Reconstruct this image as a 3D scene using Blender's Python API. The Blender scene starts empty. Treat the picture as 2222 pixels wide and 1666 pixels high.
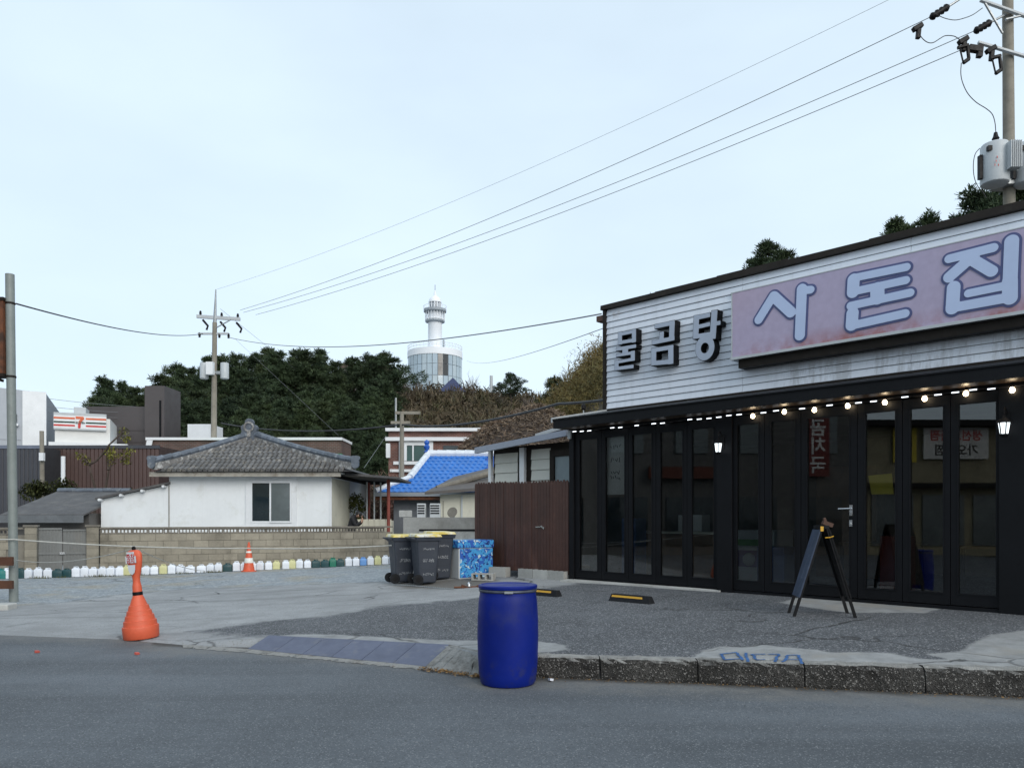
import bpy, math, random
import numpy as np
from mathutils import Vector, Matrix, Euler
R = math.radians
random.seed(11)
rng = np.random.default_rng(5)
SC = bpy.context.scene
COL = SC.collection

# ---------------------------------------------------------------- camera
F, HX, HY, CAMZ = 1680.0, 1111.0, 1125.0, 1.57     # focal length (px of a 2222 px wide frame), principal column, horizon row, eye height
cd = bpy.data.cameras.new('camera'); cam = bpy.data.objects.new('camera', cd); COL.objects.link(cam)
cam.location = (0, 0, CAMZ); cam.rotation_euler = (R(90), 0, 0)
cd.sensor_width = 36; cd.lens = 36 * F / 2222; cd.shift_y = 292 / 2222
cd.clip_start = .1; cd.clip_end = 4000
SC.camera = cam
# ---------------------------------------------------------------- world, sun, exposure
W = bpy.data.worlds.new('World'); SC.world = W; W.use_nodes = True
nt = W.node_tree; nt.nodes.clear()
SUN_EL, SUN_AZ = R(30), R(150)          # behind the camera, to the right; azimuth clockwise from +Y
sky = nt.nodes.new('ShaderNodeTexSky'); sky.sky_type = 'NISHITA'; sky.sun_disc = False
sky.sun_elevation = SUN_EL; sky.sun_rotation = SUN_AZ; sky.dust_density = 3.0; sky.air_density = 1.0; sky.ozone_density = 2.0
veil = nt.nodes.new('ShaderNodeMix'); veil.data_type = 'RGBA'; veil.inputs[0].default_value = .72
veil.inputs[7].default_value = (8.6, 10.2, 11.4, 1)       # an even thin overcast
nt.links.new(sky.outputs[0], veil.inputs[6])
tcw = nt.nodes.new('ShaderNodeTexCoord'); cn = nt.nodes.new('ShaderNodeTexNoise'); cn.inputs['Scale'].default_value = 1.6; cn.inputs['Detail'].default_value = 5; cn.inputs['Roughness'].default_value = .5
mpw = nt.nodes.new('ShaderNodeMapping'); mpw.inputs['Scale'].default_value = (1,1,2.6); nt.links.new(tcw.outputs['Generated'], mpw.inputs[0]); nt.links.new(mpw.outputs[0], cn.inputs['Vector'])
mrw = nt.nodes.new('ShaderNodeMapRange'); mrw.inputs[1].default_value = .3; mrw.inputs[2].default_value = .7; mrw.inputs[3].default_value = .60; mrw.inputs[4].default_value = .76
nt.links.new(cn.outputs['Fac'], mrw.inputs[0]); nt.links.new(mrw.outputs[0], veil.inputs[0])      # the veil of cloud is slightly uneven
bg = nt.nodes.new('ShaderNodeBackground'); bg.inputs[1].default_value = .0795
nt.links.new(veil.outputs[2], bg.inputs[0])
wo = nt.nodes.new('ShaderNodeOutputWorld'); nt.links.new(bg.outputs[0], wo.inputs[0])
sl = bpy.data.lights.new('sun', 'SUN'); sl.energy = 1.05; sl.angle = R(40); sl.color = (1, .96, .9)
so = bpy.data.objects.new('sun', sl); COL.objects.link(so)
sd = Vector((math.sin(SUN_AZ) * math.cos(SUN_EL), math.cos(SUN_AZ) * math.cos(SUN_EL), math.sin(SUN_EL)))
so.rotation_euler = sd.to_track_quat('Z', 'Y').to_euler(); so.location = (0, -10, 30)
SC.view_settings.view_transform = 'Standard'; SC.view_settings.look = 'None'
SC.view_settings.exposure = 0.55; SC.view_settings.gamma = 1
SC.cycles.max_bounces = 8; SC.cycles.transparent_max_bounces = 12
SC.cycles.use_denoising = True

# ---------------------------------------------------------------- helpers
def X(px, d): return (px - HX) / F * d
def Z(py, d): return CAMZ + (HY - py) / F * d

class MB:
    def __init__(s): s.v = []; s.f = []
    def add(s, vs, fs):
        n = len(s.v); s.v.extend(vs); s.f.extend([tuple(i + n for i in f) for f in fs]); return s
    def box(s, x0, x1, y0, y1, z0, z1):
        return s.add([(x0,y0,z0),(x1,y0,z0),(x1,y1,z0),(x0,y1,z0),(x0,y0,z1),(x1,y0,z1),(x1,y1,z1),(x0,y1,z1)],
                     [(0,3,2,1),(4,5,6,7),(0,1,5,4),(1,2,6,5),(2,3,7,6),(3,0,4,7)])
    def hexa(s, b, t):      # b, t: 4 points each, counter-clockwise from above
        return s.add(list(b) + list(t), [(0,3,2,1),(4,5,6,7),(0,1,5,4),(1,2,6,5),(2,3,7,6),(3,0,4,7)])
    def obox(s, c, sx, sy, sz, rot=(0,0,0)):
        m = Euler(rot).to_matrix(); c = Vector(c)
        p = [tuple(c + m @ Vector((a*sx/2, b*sy/2, d*sz/2))) for d in (-1,1) for a,b in ((-1,-1),(1,-1),(1,1),(-1,1))]
        return s.hexa(p[:4], p[4:])
    def prism(s, poly, z0, z1, ax='z'):     # poly of 2D points; extruded along ax
        n = len(poly)
        def P(a, b, c): return (a,b,c) if ax == 'z' else ((a,c,b) if ax == 'y' else (c,a,b))
        vs = [P(a,b,z0) for a,b in poly] + [P(a,b,z1) for a,b in poly]
        fs = [tuple(range(n))[::-1], tuple(range(n, 2*n))] + [(i, (i+1)%n, n+(i+1)%n, n+i) for i in range(n)]
        return s.add(vs, fs)
    def tube(s, path, r, n=8, cap=True):
        path = [Vector(p) for p in path]; k = len(path)
        rs = r if isinstance(r, (list, tuple)) else [r]*k
        vs = []; up = None
        for i in range(k):
            t = (path[min(i+1,k-1)] - path[max(i-1,0)]).normalized()
            if up is None:
                up = Vector((0,0,1)) if abs(t.z) < .9 else Vector((1,0,0))
            a = (up - t*up.dot(t)).normalized(); b = t.cross(a); up = a
            for j in range(n):
                q = 2*math.pi*j/n
                vs.append(tuple(path[i] + a*(math.cos(q)*rs[i]) + b*(math.sin(q)*rs[i])))
        fs = [(i*n+j, i*n+(j+1)%n, (i+1)*n+(j+1)%n, (i+1)*n+j) for i in range(k-1) for j in range(n)]
        if cap: fs += [tuple(range(n))[::-1], tuple(range((k-1)*n, k*n))]
        return s.add(vs, fs)
    def lathe(s, prof, n=24, c=(0,0,0), sx=1, sy=1):
        vs = []; k = len(prof)
        for r, z in prof:
            for j in range(n):
                q = 2*math.pi*j/n; vs.append((c[0]+math.cos(q)*r*sx, c[1]+math.sin(q)*r*sy, c[2]+z))
        fs = [(i*n+j, i*n+(j+1)%n, (i+1)*n+(j+1)%n, (i+1)*n+j) for i in range(k-1) for j in range(n)]
        fs += [tuple(range(n))[::-1], tuple(range((k-1)*n, k*n))]
        return s.add(vs, fs)
    def ball(s, c, r, sz=1, n=10):
        m = n//2+1
        return s.lathe([(max(r*math.sin(math.pi*i/m), 1e-4), -r*sz*math.cos(math.pi*i/m)) for i in range(m+1)], n, c)
    def mesh(s, name):
        me = bpy.data.meshes.new(name); me.from_pydata(s.v, [], s.f); me.update(); return me
    def build(s, name, mat, parent=None, loc=None, rot=None, smooth=False, bevel=0):
        return link(name, s.mesh(name), mat, parent, loc, rot, smooth, bevel)

def link(name, me, mat=None, parent=None, loc=None, rot=None, smooth=False, bevel=0, scale=None):
    o = bpy.data.objects.new(name, me); COL.objects.link(o)
    if mat is not None and not me.materials: me.materials.append(mat)
    if parent is not None: o.parent = parent
    if loc is not None: o.location = loc
    if rot is not None: o.rotation_euler = rot if not isinstance(rot, (int, float)) else (0,0,rot)
    if scale is not None: o.scale = scale if not isinstance(scale, (int, float)) else (scale,)*3
    if smooth:
        me.polygons.foreach_set('use_smooth', [True]*len(me.polygons))
        if smooth != 'all':
            try: me.set_sharp_from_angle(angle=R(40))
            except Exception: pass
    if bevel:
        b = o.modifiers.new('bevel', 'BEVEL'); b.width = bevel; b.segments = 2; b.limit_method = 'ANGLE'
    return o
def tag(o, label, cat, group=None):
    o['label'] = label; o['category'] = cat
    if group: o['group'] = group
    return o
def thing(name, label, cat, loc=(0,0,0), rot=0, group=None):
    o = bpy.data.objects.new(name, None); COL.objects.link(o)
    o.location = loc; o.rotation_euler = (0,0,rot) if isinstance(rot, (int,float)) else rot
    o.empty_display_size = .2
    return tag(o, label, cat, group)
def struct(o): o['kind'] = 'structure'; return o
def stuff(o): o['kind'] = 'stuff'; return o
def copy_tree(o, parent=None):
    c = o.copy(); COL.objects.link(c)
    if parent is not None: c.parent = parent
    for ch in list(o.children): copy_tree(ch, c)
    return c
ORD = ['', 'first','second','third','fourth','fifth','sixth','seventh','eighth','ninth','tenth','eleventh','twelfth','thirteenth','fourteenth','fifteenth',
       'sixteenth','seventeenth','eighteenth','nineteenth','twentieth']
def ordi(i):
    if i <= 20: return ORD[i]
    t = {2:'twenty',3:'thirty',4:'forty',5:'fifty'}[i//10]
    return (t[:-1]+'ieth') if i % 10 == 0 else t + '-' + ORD[i % 10]

# ---------------------------------------------------------------- materials
class NT:
    def __init__(s, name):
        s.m = bpy.data.materials.new(name); s.m.use_nodes = True; s.t = s.m.node_tree; s.t.nodes.clear()
        s.out = s.t.nodes.new('ShaderNodeOutputMaterial')
    def n(s, kind, **kw):
        q = s.t.nodes.new('ShaderNode' + kind)
        for k, v in kw.items(): setattr(q, k, v)
        return q
    def l(s, a, b): s.t.links.new(a, b)
    def pos(s):
        if not hasattr(s, '_p'): s._p = s.n('NewGeometry').outputs['Position']
        return s._p
    def noise(s, scale, detail=3, rough=.55, vec=None, dist=0):
        q = s.n('TexNoise'); q.inputs['Scale'].default_value = scale; q.inputs['Detail'].default_value = detail
        q.inputs['Roughness'].default_value = rough; q.inputs['Distortion'].default_value = dist
        s.l(vec if vec is not None else s.pos(), q.inputs['Vector']); return q.outputs['Fac']
    def voro(s, scale, feature='F1', vec=None, rnd=1):
        q = s.n('TexVoronoi', feature=feature); q.inputs['Scale'].default_value = scale; q.inputs['Randomness'].default_value = rnd
        s.l(vec if vec is not None else s.pos(), q.inputs['Vector']); return q
    def mr(s, x, a, b, c=0., d=1., smooth=False):
        q = s.n('MapRange'); q.interpolation_type = 'SMOOTHSTEP' if smooth else 'LINEAR'
        s.l(x, q.inputs[0])
        for i, v in zip((1,2,3,4), (a,b,c,d)): q.inputs[i].default_value = v
        return q.outputs[0]
    def math(s, op, a, b=None):
        q = s.n('Math', operation=op)
        for i, v in enumerate((a, b)):
            if v is None: continue
            if isinstance(v, (int,float)): q.inputs[i].default_value = v
            else: s.l(v, q.inputs[i])
        return q.outputs[0]
    def mix(s, f, a, b, blend='MIX'):
        q = s.n('Mix', data_type='RGBA', blend_type=blend)
        for i, v in ((0,f),(6,a),(7,b)):
            if isinstance(v, (int,float)): q.inputs[i].default_value = v
            elif isinstance(v, (tuple,list)): q.inputs[i].default_value = (*v[:3], 1)
            else: s.l(v, q.inputs[i])
        return q.outputs[2]
    def gray(s, x):
        q = s.n('CombineColor')
        for i in range(3): s.l(x, q.inputs[i])
        return q.outputs[0]
    def scalecol(s, col, fac): return s.mix(1., col, s.gray(fac), 'MULTIPLY')
    def bsdf(s, col, rough=.6, metal=0, spec=.5, normal=None, coat=0):
        q = s.n('BsdfPrincipled')
        if isinstance(col, (tuple,list)): q.inputs['Base Color'].default_value = (*col[:3],1)
        else: s.l(col, q.inputs['Base Color'])
        if isinstance(rough, (int,float)): q.inputs['Roughness'].default_value = rough
        else: s.l(rough, q.inputs['Roughness'])
        q.inputs['Metallic'].default_value = metal; q.inputs['Specular IOR Level'].default_value = spec
        q.inputs['Coat Weight'].default_value = coat
        if normal is not None: s.l(normal, q.inputs['Normal'])
        s.l(q.outputs[0], s.out.inputs[0]); return q
    def bump(s, h, strength=.3, dist=.02):
        q = s.n('Bump'); q.inputs['Strength'].default_value = strength; q.inputs['Distance'].default_value = dist
        s.l(h, q.inputs['Height']); return q.outputs[0]

def M(name, col, rough=.6, var=.18, scale=2.5, col2=None, thr=(.5,.68), s2=1.7, bump=0, bscale=60, bdist=.01, metal=0, rnd=0, spec=.5, coat=0, streak=0):
    """plain procedural surface: tone variation at two scales, an optional second colour in patches, per-object tint, streaks and fine relief"""
    t = NT(name)
    f = t.math('ADD', t.mr(t.noise(scale, 4), .25, .75, 1-var, 1+var), t.mr(t.noise(scale*9, 3), .25, .75, -var*.5, var*.5))
    if rnd:
        oi = t.n('ObjectInfo').outputs['Random']; f = t.math('MULTIPLY', f, t.mr(oi, 0, 1, 1-rnd, 1+rnd))
    c = t.scalecol(col, f)
    if col2 is not None: c = t.mix(t.mr(t.noise(s2, 6, .65), thr[0], thr[1]), c, t.scalecol(col2, f))
    if streak:
        mp = t.n('Mapping'); mp.inputs['Scale'].default_value = (5, 5, .45); t.l(t.pos(), mp.inputs['Vector'])
        c = t.scalecol(c, t.mr(t.noise(1.2, 5, .7, mp.outputs[0]), .5, .75, 1, 1-streak))
    nrm = t.bump(t.noise(bscale, 4, .6), bump, bdist) if bump else None
    t.bsdf(c, t.mr(t.noise(scale*3, 3), .3, .7, max(rough-.08,0), min(rough+.08,1)), metal, spec, nrm, coat)
    return t.m
def EM(name, col, strength):
    t = NT(name); e = t.n('Emission'); e.inputs[0].default_value = (*col,1); e.inputs[1].default_value = strength
    t.l(e.outputs[0], t.out.inputs[0]); return t.m
def GLASS(name, tint=(.9,.93,.92), ior=1.5, add=0.0):
    t = NT(name); tr = t.n('BsdfTransparent'); tr.inputs[0].default_value = (*tint,1)
    gl = t.n('BsdfGlossy'); gl.inputs['Roughness'].default_value = 0.0; gl.inputs[0].default_value = (1,1,1,1)
    fr = t.n('Fresnel'); fr.inputs[0].default_value = ior
    mx = t.n('MixShader'); t.l(t.math('ADD', fr.outputs[0], add), mx.inputs[0]); t.l(tr.outputs[0], mx.inputs[1]); t.l(gl.outputs[0], mx.inputs[2])
    t.l(mx.outputs[0], t.out.inputs[0]); return t.m
def LEAF(name, a, b, c=None, trans=.25):
    """foliage: each small face its own tone between colours, larger soft clumps of tone"""
    t = NT(name); g = t.n('NewGeometry')
    r = g.outputs['Random Per Island']
    col = t.mix(r, a, b)
    if c is not None: col = t.mix(t.mr(t.noise(.22, 3), .45, .62), col, t.mix(r, c, b))
    col = t.scalecol(col, t.mr(t.noise(.9, 3), .3, .7, .65, 1.35))
    oi = t.n('ObjectInfo').outputs['Random']; col = t.mix(t.mr(oi,0,1,0,.45), col, t.mix(1., col, (1.5,1.15,.75), 'MULTIPLY')); col = t.scalecol(col, t.mr(t.math('FRACT', t.math('MULTIPLY', oi, 7.3)),0,1,.75,1.35))
    p = t.bsdf(col, .7, 0, .25)
    return t.m
def text_mesh(body, size, align='CENTER', thick=0.0, offset=0.0):
    cu = bpy.data.curves.new('lettering', 'FONT'); cu.body = body; cu.size = size; cu.align_x = align; cu.align_y = 'CENTER'
    cu.extrude = thick; cu.offset = offset; cu.resolution_u = 2
    ob = bpy.data.objects.new('lettering', cu); COL.objects.link(ob)
    dg = bpy.context.evaluated_depsgraph_get(); dg.update()
    me = bpy.data.meshes.new_from_object(ob.evaluated_get(dg)); me.name = 'lettering'
    bpy.data.objects.remove(ob); me.materials.clear(); return me

# outlines from strokes: signed distance on a grid -> filled, extruded outline
def sdf_shape(prims, res=.012, level=0.0, depth=.02):
    pts = []
    for p in prims:
        if p[0] == 'c': pts += [(p[1]-p[5],p[2]-p[5]),(p[3]-p[5],p[4]-p[5]),(p[1]+p[5],p[2]+p[5]),(p[3]+p[5],p[4]+p[5])]
        if p[0] == 'o': pts += [(p[1]-p[3]-p[5],p[2]-p[4]-p[5]),(p[1]+p[3]+p[5],p[2]+p[4]+p[5])]
    a = np.array(pts); lo = a.min(0)-level-3*res; hi = a.max(0)+level+3*res
    nx, ny = int((hi[0]-lo[0])/res)+1, int((hi[1]-lo[1])/res)+1
    gx, gy = np.meshgrid(lo[0]+np.arange(nx)*res, lo[1]+np.arange(ny)*res, indexing='ij')
    d = np.full(gx.shape, 9.)
    for p in prims:
        if p[0] == 'c':
            ax,ay,bx,by,r = p[1:6]; sq = len(p) > 6
            vx,vy = bx-ax,by-ay; L2 = vx*vx+vy*vy+1e-9
            t = ((gx-ax)*vx+(gy-ay)*vy)/L2
            if sq:      # square-ended bar
                L = math.sqrt(L2); along = np.abs(t*L-L/2)-L/2-r*.9; perp = np.abs((gx-ax)*vy-(gy-ay)*vx)/L-r
                q = np.maximum(along, perp)
            else:
                t = np.clip(t,0,1); q = np.hypot(gx-ax-t*vx, gy-ay-t*vy)-r
        else:
            _,cx,cy,rx,ry,r = p; k = np.hypot((gx-cx)/rx,(gy-cy)/ry)
            q = np.abs(k-1)*(rx+ry)/2-r
        d = np.minimum(d, q)
    d = d-level
    mb = MB(); idx = {}
    def V(x, y):
        k = (round(x*1e5), round(y*1e5))
        if k not in idx: idx[k] = len(mb.v)//2; mb.v += [(x,0.,y),(x,depth,y)]
        return idx[k]*2
    for i in range(nx-1):
        for j in range(ny-1):
            cs = [(i,j),(i+1,j),(i+1,j+1),(i,j+1)]; dv = [d[c] for c in cs]
            if min(dv) >= 0: continue
            poly = []; cut = []
            for k in range(4):
                c0, c1 = cs[k], cs[(k+1)%4]; d0, d1 = dv[k], dv[(k+1)%4]
                if d0 < 0: poly.append(V(gx[c0],gy[c0]))
                if (d0 < 0) != (d1 < 0):
                    u = d0/(d0-d1); q = V(gx[c0]+(gx[c1]-gx[c0])*u, gy[c0]+(gy[c1]-gy[c0])*u)
                    poly.append(q); cut.append((q, d0 < 0))
            poly = [p for n_, p in enumerate(poly) if p != poly[n_-1]]
            if len(poly) >= 3:
                mb.f.append(tuple(poly)); mb.f.append(tuple(p+1 for p in poly[::-1]))
            if len(cut) == 2:
                (a0, s0), (a1, s1) = cut
                if s0: mb.f.append((a1, a0, a0+1, a1+1)) if a0 != a1 else None
                else: mb.f.append((a0, a1, a1+1, a0+1)) if a0 != a1 else None
    return mb
# ---------------------------------------------------------------- material library
m_white = M('white_paint', (.74,.76,.78), .5, .07, 1.2, (.55,.56,.55), (.62,.8), bump=.05)
m_wallwhite = M('white_render_wall', (.76,.785,.80), .8, .05, .8, (.60,.61,.58), (.60,.82), 1.1, bump=.12, bscale=40, streak=.05)
t = NT('white_siding')
f = t.mr(t.noise(.8,4), .25,.75,.96,1.04); oi = t.n('ObjectInfo').outputs['Random']; f = t.math('MULTIPLY', f, t.mr(oi,0,1,.965,1.03))
c = t.scalecol((.70,.74,.81), f); mp = t.n('Mapping'); mp.inputs['Scale'].default_value = (5,5,.45); t.l(t.pos(), mp.inputs['Vector'])
c = t.scalecol(c, t.mr(t.noise(1.2,5,.7,mp.outputs[0]), .5,.75,1,.88))
c = t.mix(t.mr(t.noise(2.2,6,.65), .66,.86), c, (.40,.34,.28))
sz_ = t.n('SeparateXYZ'); t.l(t.pos(), sz_.inputs[0])
gr = t.math('MULTIPLY', t.math('MULTIPLY', t.mr(sz_.outputs[2],4.16,4.02), t.mr(sz_.outputs[0],4.2,4.6)), t.mr(t.noise(1.5,6,.68,mp.outputs[0]), .46,.62))
c = t.mix(t.math('MULTIPLY', gr, .42), c, (.17,.16,.15))       # mould washed down from the sign ledge
t.bsdf(c, .45, 0, .4); m_siding = t.m
m_cream = M('cream_wall', (.62,.60,.50), .8, .08, 1.5, (.45,.43,.36), (.58,.8), bump=.1)
m_darktrim = M('dark_brown_trim', (.018,.014,.011), .6, .25, 3, (.05,.042,.034), (.62,.8), spec=.2)
m_black = M('black_frame', (.005,.0055,.007), .55, .2, 2, spec=.18)
m_blacksoft = M('black_plastic', (.006,.006,.007), .6, .25, 6, spec=.2)
m_rubber = M('black_rubber', (.010,.011,.013), .75, .25, 8, bump=.2, spec=.25)
m_glass = GLASS('window_glass', (.70,.72,.72), 1.5, .022)
m_darkglass = M('dark_window_pane', (.012,.022,.028), .06, .2, .7, spec=.8)
m_greyglass = M('grey_window_pane', (.10,.12,.125), .12, .15, .9, spec=.8)
m_concrete = M('concrete', (.30,.30,.285), .85, .18, 2.2, (.20,.195,.18), (.5,.72), 1.4, bump=.35, bscale=45)
m_conclight = M('pale_concrete', (.42,.42,.40), .85, .15, 2.5, (.28,.275,.25), (.52,.72), 2.0, bump=.3, bscale=50)
m_block = M('cement_block', (.27,.245,.195), .9, .16, 2.5, (.15,.135,.105), (.5,.7), .9, bump=.5, bscale=55, rnd=.13)
m_mortar = M('mortar', (.20,.185,.155), .95, .2, 5, bump=.3)
m_coping = M('coping_cement', (.17,.155,.13), .9, .25, 3, bump=.3)
m_fence = M('brown_fence_board', (.055,.023,.016), .6, .22, 2, (.085,.04,.03), (.55,.75), 3, rnd=.18, streak=.2)
m_steel = M('galvanised_steel', (.32,.34,.35), .45, .15, 4, metal=.6)
m_polegreen = M('painted_steel_pole', (.20,.225,.215), .5, .14, 2, (.16,.09,.05), (.66,.74), 2.2)
m_rust = M('rusty_sheet', (.13,.045,.018), .8, .3, 3, (.045,.022,.014), (.45,.6), 2.3, bump=.3)
m_woodbrown = M('brown_wood', (.075,.03,.015), .6, .25, 3, rnd=.1)
m_concpole = M('concrete_pole', (.25,.23,.19), .85, .14, 1.5, (.19,.17,.14), (.5,.7), bump=.15, streak=.2)
m_greybox = M('grey_painted_steel', (.46,.49,.51), .45, .08, 2)
m_wire = M('black_cable', (.03,.03,.033), .6, .1, 1)
m_wirethin = M('grey_conductor', (.17,.18,.19), .5, .1, 1)
m_insul = M('insulator', (.009,.008,.009), .5, .1, 3, spec=.2)
m_rope = M('grey_rope', (.42,.42,.39), .9, .15, 20)
m_brick = None
def brick_mat(name, a, b, mortar, sc):
    t = NT(name); g = t.n('TexBrick'); g.offset = .5
    mp = t.n('Mapping'); mp.inputs['Rotation'].default_value = (R(90),0,0); t.l(t.pos(), mp.inputs['Vector']); t.l(mp.outputs[0], g.inputs['Vector'])
    g.inputs['Color1'].default_value = (*a,1); g.inputs['Color2'].default_value = (*b,1); g.inputs['Mortar'].default_value = (*mortar,1)
    g.inputs['Scale'].default_value = 1; g.inputs['Brick Width'].default_value = sc*2.6; g.inputs['Row Height'].default_value = sc; g.inputs['Mortar Size'].default_value = sc*.12
    c = t.scalecol(g.outputs[0], t.mr(t.noise(1.1, 5), .3, .7, .65, 1.35))
    t.bsdf(c, .85); return t.m
m_redbrick = brick_mat('red_brick', (.17,.062,.045), (.13,.05,.04), (.2,.17,.15), .085)
m_brownbrick = brick_mat('brown_brick', (.085,.05,.042), (.12,.062,.05), (.13,.12,.11), .085)

# ---------------------------------------------------------------- lot height (a smooth surface through surveyed points)
CP = np.array([(-.3,7.8,.2),(.3,7.72,.205),(1.85,7.54,.212),(4.48,6.97,.235),(7,6.27,.25),(10,5.3,.26),(13,4.2,.27),
 (1.18,14.3,.415),(3.35,12.1,.41),(6.1,9.35,.40),(8.5,6.9,.36),(11,5,.3),(-.8,16.3,.41),(-2,15,.30),(-4.2,14.5,.16),
 (-3.03,9.57,.10),(-.73,8.63,.15),(-4.6,9.95,.012),(-6.95,10.5,.004),(-9.,10.7,.004),(-5.05,10.1,.006),(-3.86,9.6,.03),
 (-12.7,20.3,.0),(-3.84,24,.155),(-9.4,14.6,.0),(-20,17,0),(-22,11.5,.004),(-24,24,0),(2,26,.35),(-6,18,.06),(-12,15,.0),(1.7,10.9,.34),(3.9,9.6,.345),(-.5,12,.27),(-3.5,12,.13)])
def _phi(r): return np.sqrt(r*r+.6)*-1
_n = len(CP); _A = np.zeros((_n+3,_n+3)); _d = np.hypot(CP[:,None,0]-CP[None,:,0], CP[:,None,1]-CP[None,:,1])
_A[:_n,:_n] = _phi(_d); _A[:_n,_n] = 1; _A[:_n,_n+1:] = CP[:,:2]; _A[_n,:_n] = 1; _A[_n+1:,:_n] = CP[:,:2].T
_w = np.linalg.solve(_A+np.eye(_n+3)*np.array([-.002]*_n+[0]*3), np.r_[CP[:,2],0,0,0])
def LZ(x, y):
    x = np.asarray(x, float); y = np.asarray(y, float)
    r = np.hypot(x[...,None]-CP[:,0], y[...,None]-CP[:,1])
    z = _phi(r)@_w[:_n]+_w[_n]+_w[_n+1]*x+_w[_n+2]*y
    return np.maximum(z, .003)
def lz(x, y): return float(LZ(x, y))
def G(px, py):      # the lot point a sight line meets
    z = .2
    for _ in range(30):
        d = F*(CAMZ-z)/(py-HY); x = X(px, d); z = .5*z+.5*lz(x, d)
    return x, d, z
EDGE = [(-60,12.5),(-24,11.6),(-9,10.7),(-6.95,10.5),(-5.05,10.1),(-3.86,9.62),(-3.03,9.57),(-.73,8.63),(-.42,8.07),(-.34,7.915),(.3,7.835),(.9,7.715),(1.85,7.545),(4.48,6.97),(7,6.27),(10,5.27),(13,4.2),(40,-6)]
ex, ey = zip(*EDGE)
def edge(x): return np.interp(x, ex, ey)

def sdist(poly, x, y):      # signed distance to a polygon, positive inside
    P = np.array(poly); d = np.full(x.shape, 1e9); ins = np.zeros(x.shape, bool); n = len(P)
    for i in range(n):
        a, b = P[i], P[(i+1)%n]; e = b-a
        t = np.clip(((x-a[0])*e[0]+(y-a[1])*e[1])/(e@e+1e-12), 0, 1)
        d = np.minimum(d, np.hypot(x-a[0]-t*e[0], y-a[1]-t*e[1]))
        c = ((a[1] <= y) != (b[1] <= y))
        with np.errstate(divide='ignore', invalid='ignore'):
            xi = a[0]+(y-a[1])*e[0]/(e[1] if abs(e[1]) > 1e-12 else 1e-12)
        ins ^= c & (x < xi)
    return np.where(ins, d, -d)
K = 1.0045
def GP(pts): return [G(a*K, b*K)[:2] for a, b in pts]
conc_poly = [(-26,12),(-9.5,10.3)]+[(-5.2,9.6),(-3.86,9.2),(-2.6,9.2)]+GP([(575,1376),(480,1371),(425,1362),(560,1345),(700,1333),(830,1309),(1030,1291),(1245,1262),(1245,1250),(1030,1244),(850,1256),(640,1263),(430,1270),(250,1285),(130,1302),(0,1311)])+[(-26,16)]
grav_poly = [(-26,16)]+GP([(0,1311),(130,1302),(250,1285),(430,1270),(640,1263),(850,1256),(1000,1246)])+[(-1,17),(3,28),(-26,30)]
cem_polys = [GP([(560,1378),(620,1371),(700,1370),(900,1380),(1030,1383),(1160,1386),(1215,1393),(1230,1402),(1190,1409),(1100,1412)])+[(-.5,7.6),(-1.2,8.3),(-2.2,8.9)],
 GP([(1170,1412),(1500,1419),(1520,1404),(1560,1395),(1600,1397),(1650,1393),(1700,1399),(1760,1405),(1800,1410),(1850,1409),(1930,1411),(1985,1424),(2050,1424),(2000,1413),(2075,1406),(2100,1388),(2140,1372),(2212,1362)])+[(8,6.8),(8,5),(4.4,6.4),(1.8,7.0),(.2,7.3)],
 GP([(1682,1302),(1740,1288),(1850,1290),(2000,1300),(2032,1314),(2000,1324),(1900,1323),(1830,1323),(1750,1313)])]
dirt_poly = GP([(855,1262),(1060,1246),(1075,1262),(985,1272),(870,1272)])

xs = np.r_[np.linspace(-60,-13,30)[:-1], np.arange(-13, 8.0, .075), np.linspace(8.05,40,25)]
ts = np.r_[np.linspace(0,.5,190)[:-1], np.linspace(.5,1,60)]
gx, gt = np.meshgrid(xs, ts, indexing='ij'); e0 = edge(gx); gy = e0+gt*(34-e0)
gz = LZ(gx, gy)+.004+(.006*np.sin(gx*2.1+1.3*np.sin(gy*1.1))*np.sin(gy*1.7+gx*.4))*np.clip((gt-.004)*60,0,1)
gz = np.maximum(gz, .004)
gz = np.where(gt == 0, np.maximum(LZ(gx,gy)+.002,.004), gz)
gx = np.c_[gx[:,:1], gx]; gy = np.c_[gy[:,:1]-.15, gy]; gz = np.c_[np.full((len(gx),1),-.02), gz]     # turned-down edge
nx_, ny_ = gx.shape
vv = np.c_[gx.ravel(), gy.ravel(), gz.ravel()]
ii = np.arange(nx_*ny_).reshape(nx_, ny_)
ff = np.stack([ii[:-1,:-1], ii[1:,:-1], ii[1:,1:], ii[:-1,1:]], -1).reshape(-1,4)
me = bpy.data.meshes.new('parking_lot'); me.from_pydata(vv.tolist(), [], ff.tolist()); me.update()
fx, fy = gx.ravel(), gy.ravel()
for nm, val in (('concrete', sdist(conc_poly,fx,fy)), ('gravel', sdist(grav_poly,fx,fy)), ('cement', np.max([sdist(p,fx,fy) for p in cem_polys],0)), ('dirt', sdist(dirt_poly,fx,fy))):
    me.attributes.new(nm, 'FLOAT', 'POINT').data.foreach_set('value', np.clip(val,-1,1).astype(np.float32))

t = NT('lot_surface')
def attr(n):
    q = t.n('Attribute'); q.attribute_name = n; return q.outputs['Fac']
def mask(n, amp, soft, sc):
    return t.mr(t.math('ADD', attr(n), t.math('MULTIPLY', t.math('SUBTRACT', t.noise(sc, 6, .65), .5), amp)), -soft, soft)
fine = t.noise(90, 3, .7); mid = t.noise(22, 4, .6); low = t.noise(.55, 4); med = t.noise(2.6, 4)
sp = t.voro(75); chip = t.n('SeparateColor'); t.l(sp.outputs['Color'], chip.inputs[0])
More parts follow.
